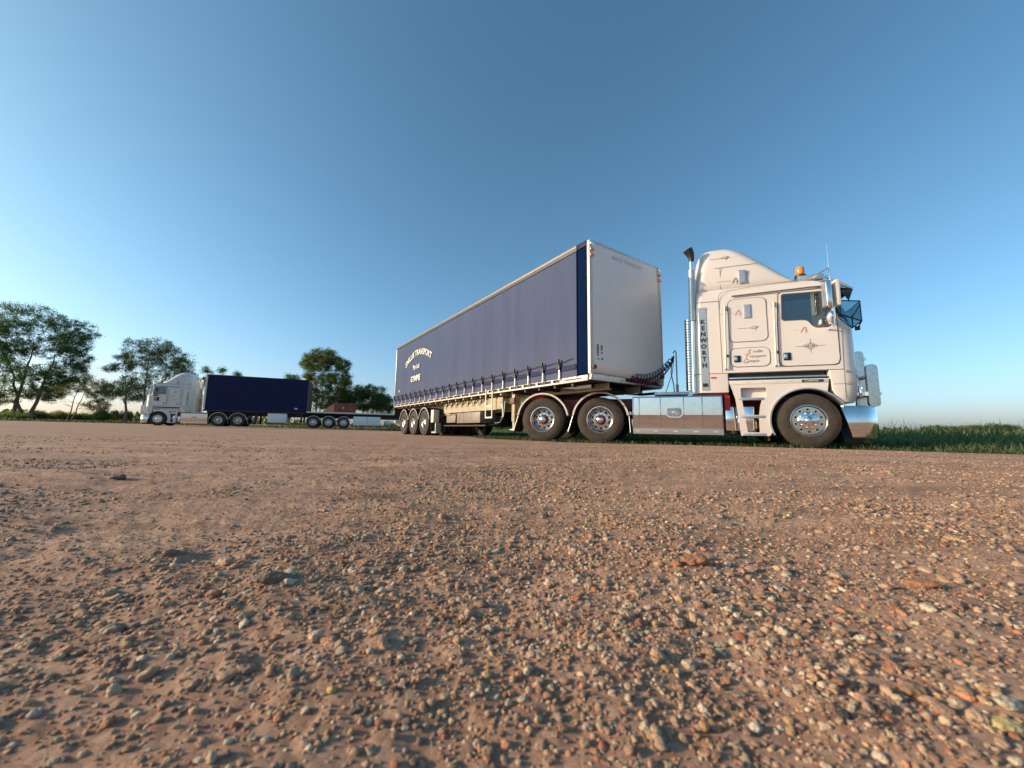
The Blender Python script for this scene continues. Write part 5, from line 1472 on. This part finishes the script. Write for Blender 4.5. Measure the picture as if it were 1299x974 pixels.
# scrub seen below the near trailer and along the paddock horizon
for i, (px0, d, rx, ry, tone, lab) in enumerate([
    (632, 40, 12, 3, 'olive', 'low pale bush seen through the gap below the lettered trailer'),
    (1190, 62, 22, 3, 'green', 'low dark bush on the paddock horizon right of the bull bar'),
    (1262, 58, 26, 4, 'green', 'wide dark bush on the paddock horizon near the right edge'),
    (1225, 70, 15, 3, 'dry', 'dry brownish bush between the two dark ones on the paddock horizon')]):
    yb = 541 if px0 < 700 else 547
    tree(lab, px0, d, [(px0, yb - ry, rx, ry), (px0 + rx * .4, yb - ry * .5, rx * .6, ry * .7)], tone, [(px0, (px0, yb - ry))], leaf=.2, dens=1.0, gap=.6, seed=40 + i, tr=.05, name='shrub', group='bushes on the paddock', cat='shrub')
# far tree line closing the horizon
def treeline():
    n = 16000
    a = rng.uniform(R(5), R(178), n); r = 260 + 60 * rng.uniform(0, 1, n)
    prof = 3.0 + 1.8 * vnoise(a * 60, a * 0 + 3, 71) + 1.2 * vnoise(a * 210, a * 0 + 9, 72)
    zc = rng.uniform(0, 1, n) * np.maximum(prof, .8)
    x = r * np.cos(a); y = r * np.sin(a); z = height(x, y) + zc
    C = np.stack([x, y, z], 1)
    nrm = rng.normal(0, 1, (n, 3)); nrm /= np.linalg.norm(nrm, axis=1)[:, None]
    aux = rng.normal(0, 1, (n, 3)); a1 = np.cross(nrm, aux); a1 /= np.linalg.norm(a1, axis=1)[:, None]; a2 = np.cross(nrm, a1)
    s = rng.uniform(.5, 1.4, (n, 1))
    co = np.stack([C - a1 * s, C + a2 * s * .7, C + a1 * s, C - a2 * s * .7], 1).reshape(-1, 3).astype(np.float32)
    me = bpy.data.meshes.new('distant_trees')
    me.vertices.add(4 * n); me.vertices.foreach_set('co', co.ravel())
    me.loops.add(4 * n); me.loops.foreach_set('vertex_index', np.arange(4 * n, dtype=np.int32))
    me.polygons.add(n); me.polygons.foreach_set('loop_start', (np.arange(n) * 4).astype(np.int32))
    me.update(calc_edges=True)
    c = np.array(LEAFC['olive'])[rng.choice(4, n)]
    ca = me.attributes.new('tint', 'FLOAT_COLOR', 'POINT')
    ca.data.foreach_set('color', np.repeat(np.concatenate([c, np.ones((n, 1))], 1), 4, 0).astype(np.float32).ravel())
    me.materials.append(leaf_mat('foliage', 'tint', .4))
    tag(link('distant_trees', me), 'faint far-off line of trees on the horizon', 'trees', kind='stuff')
treeline()
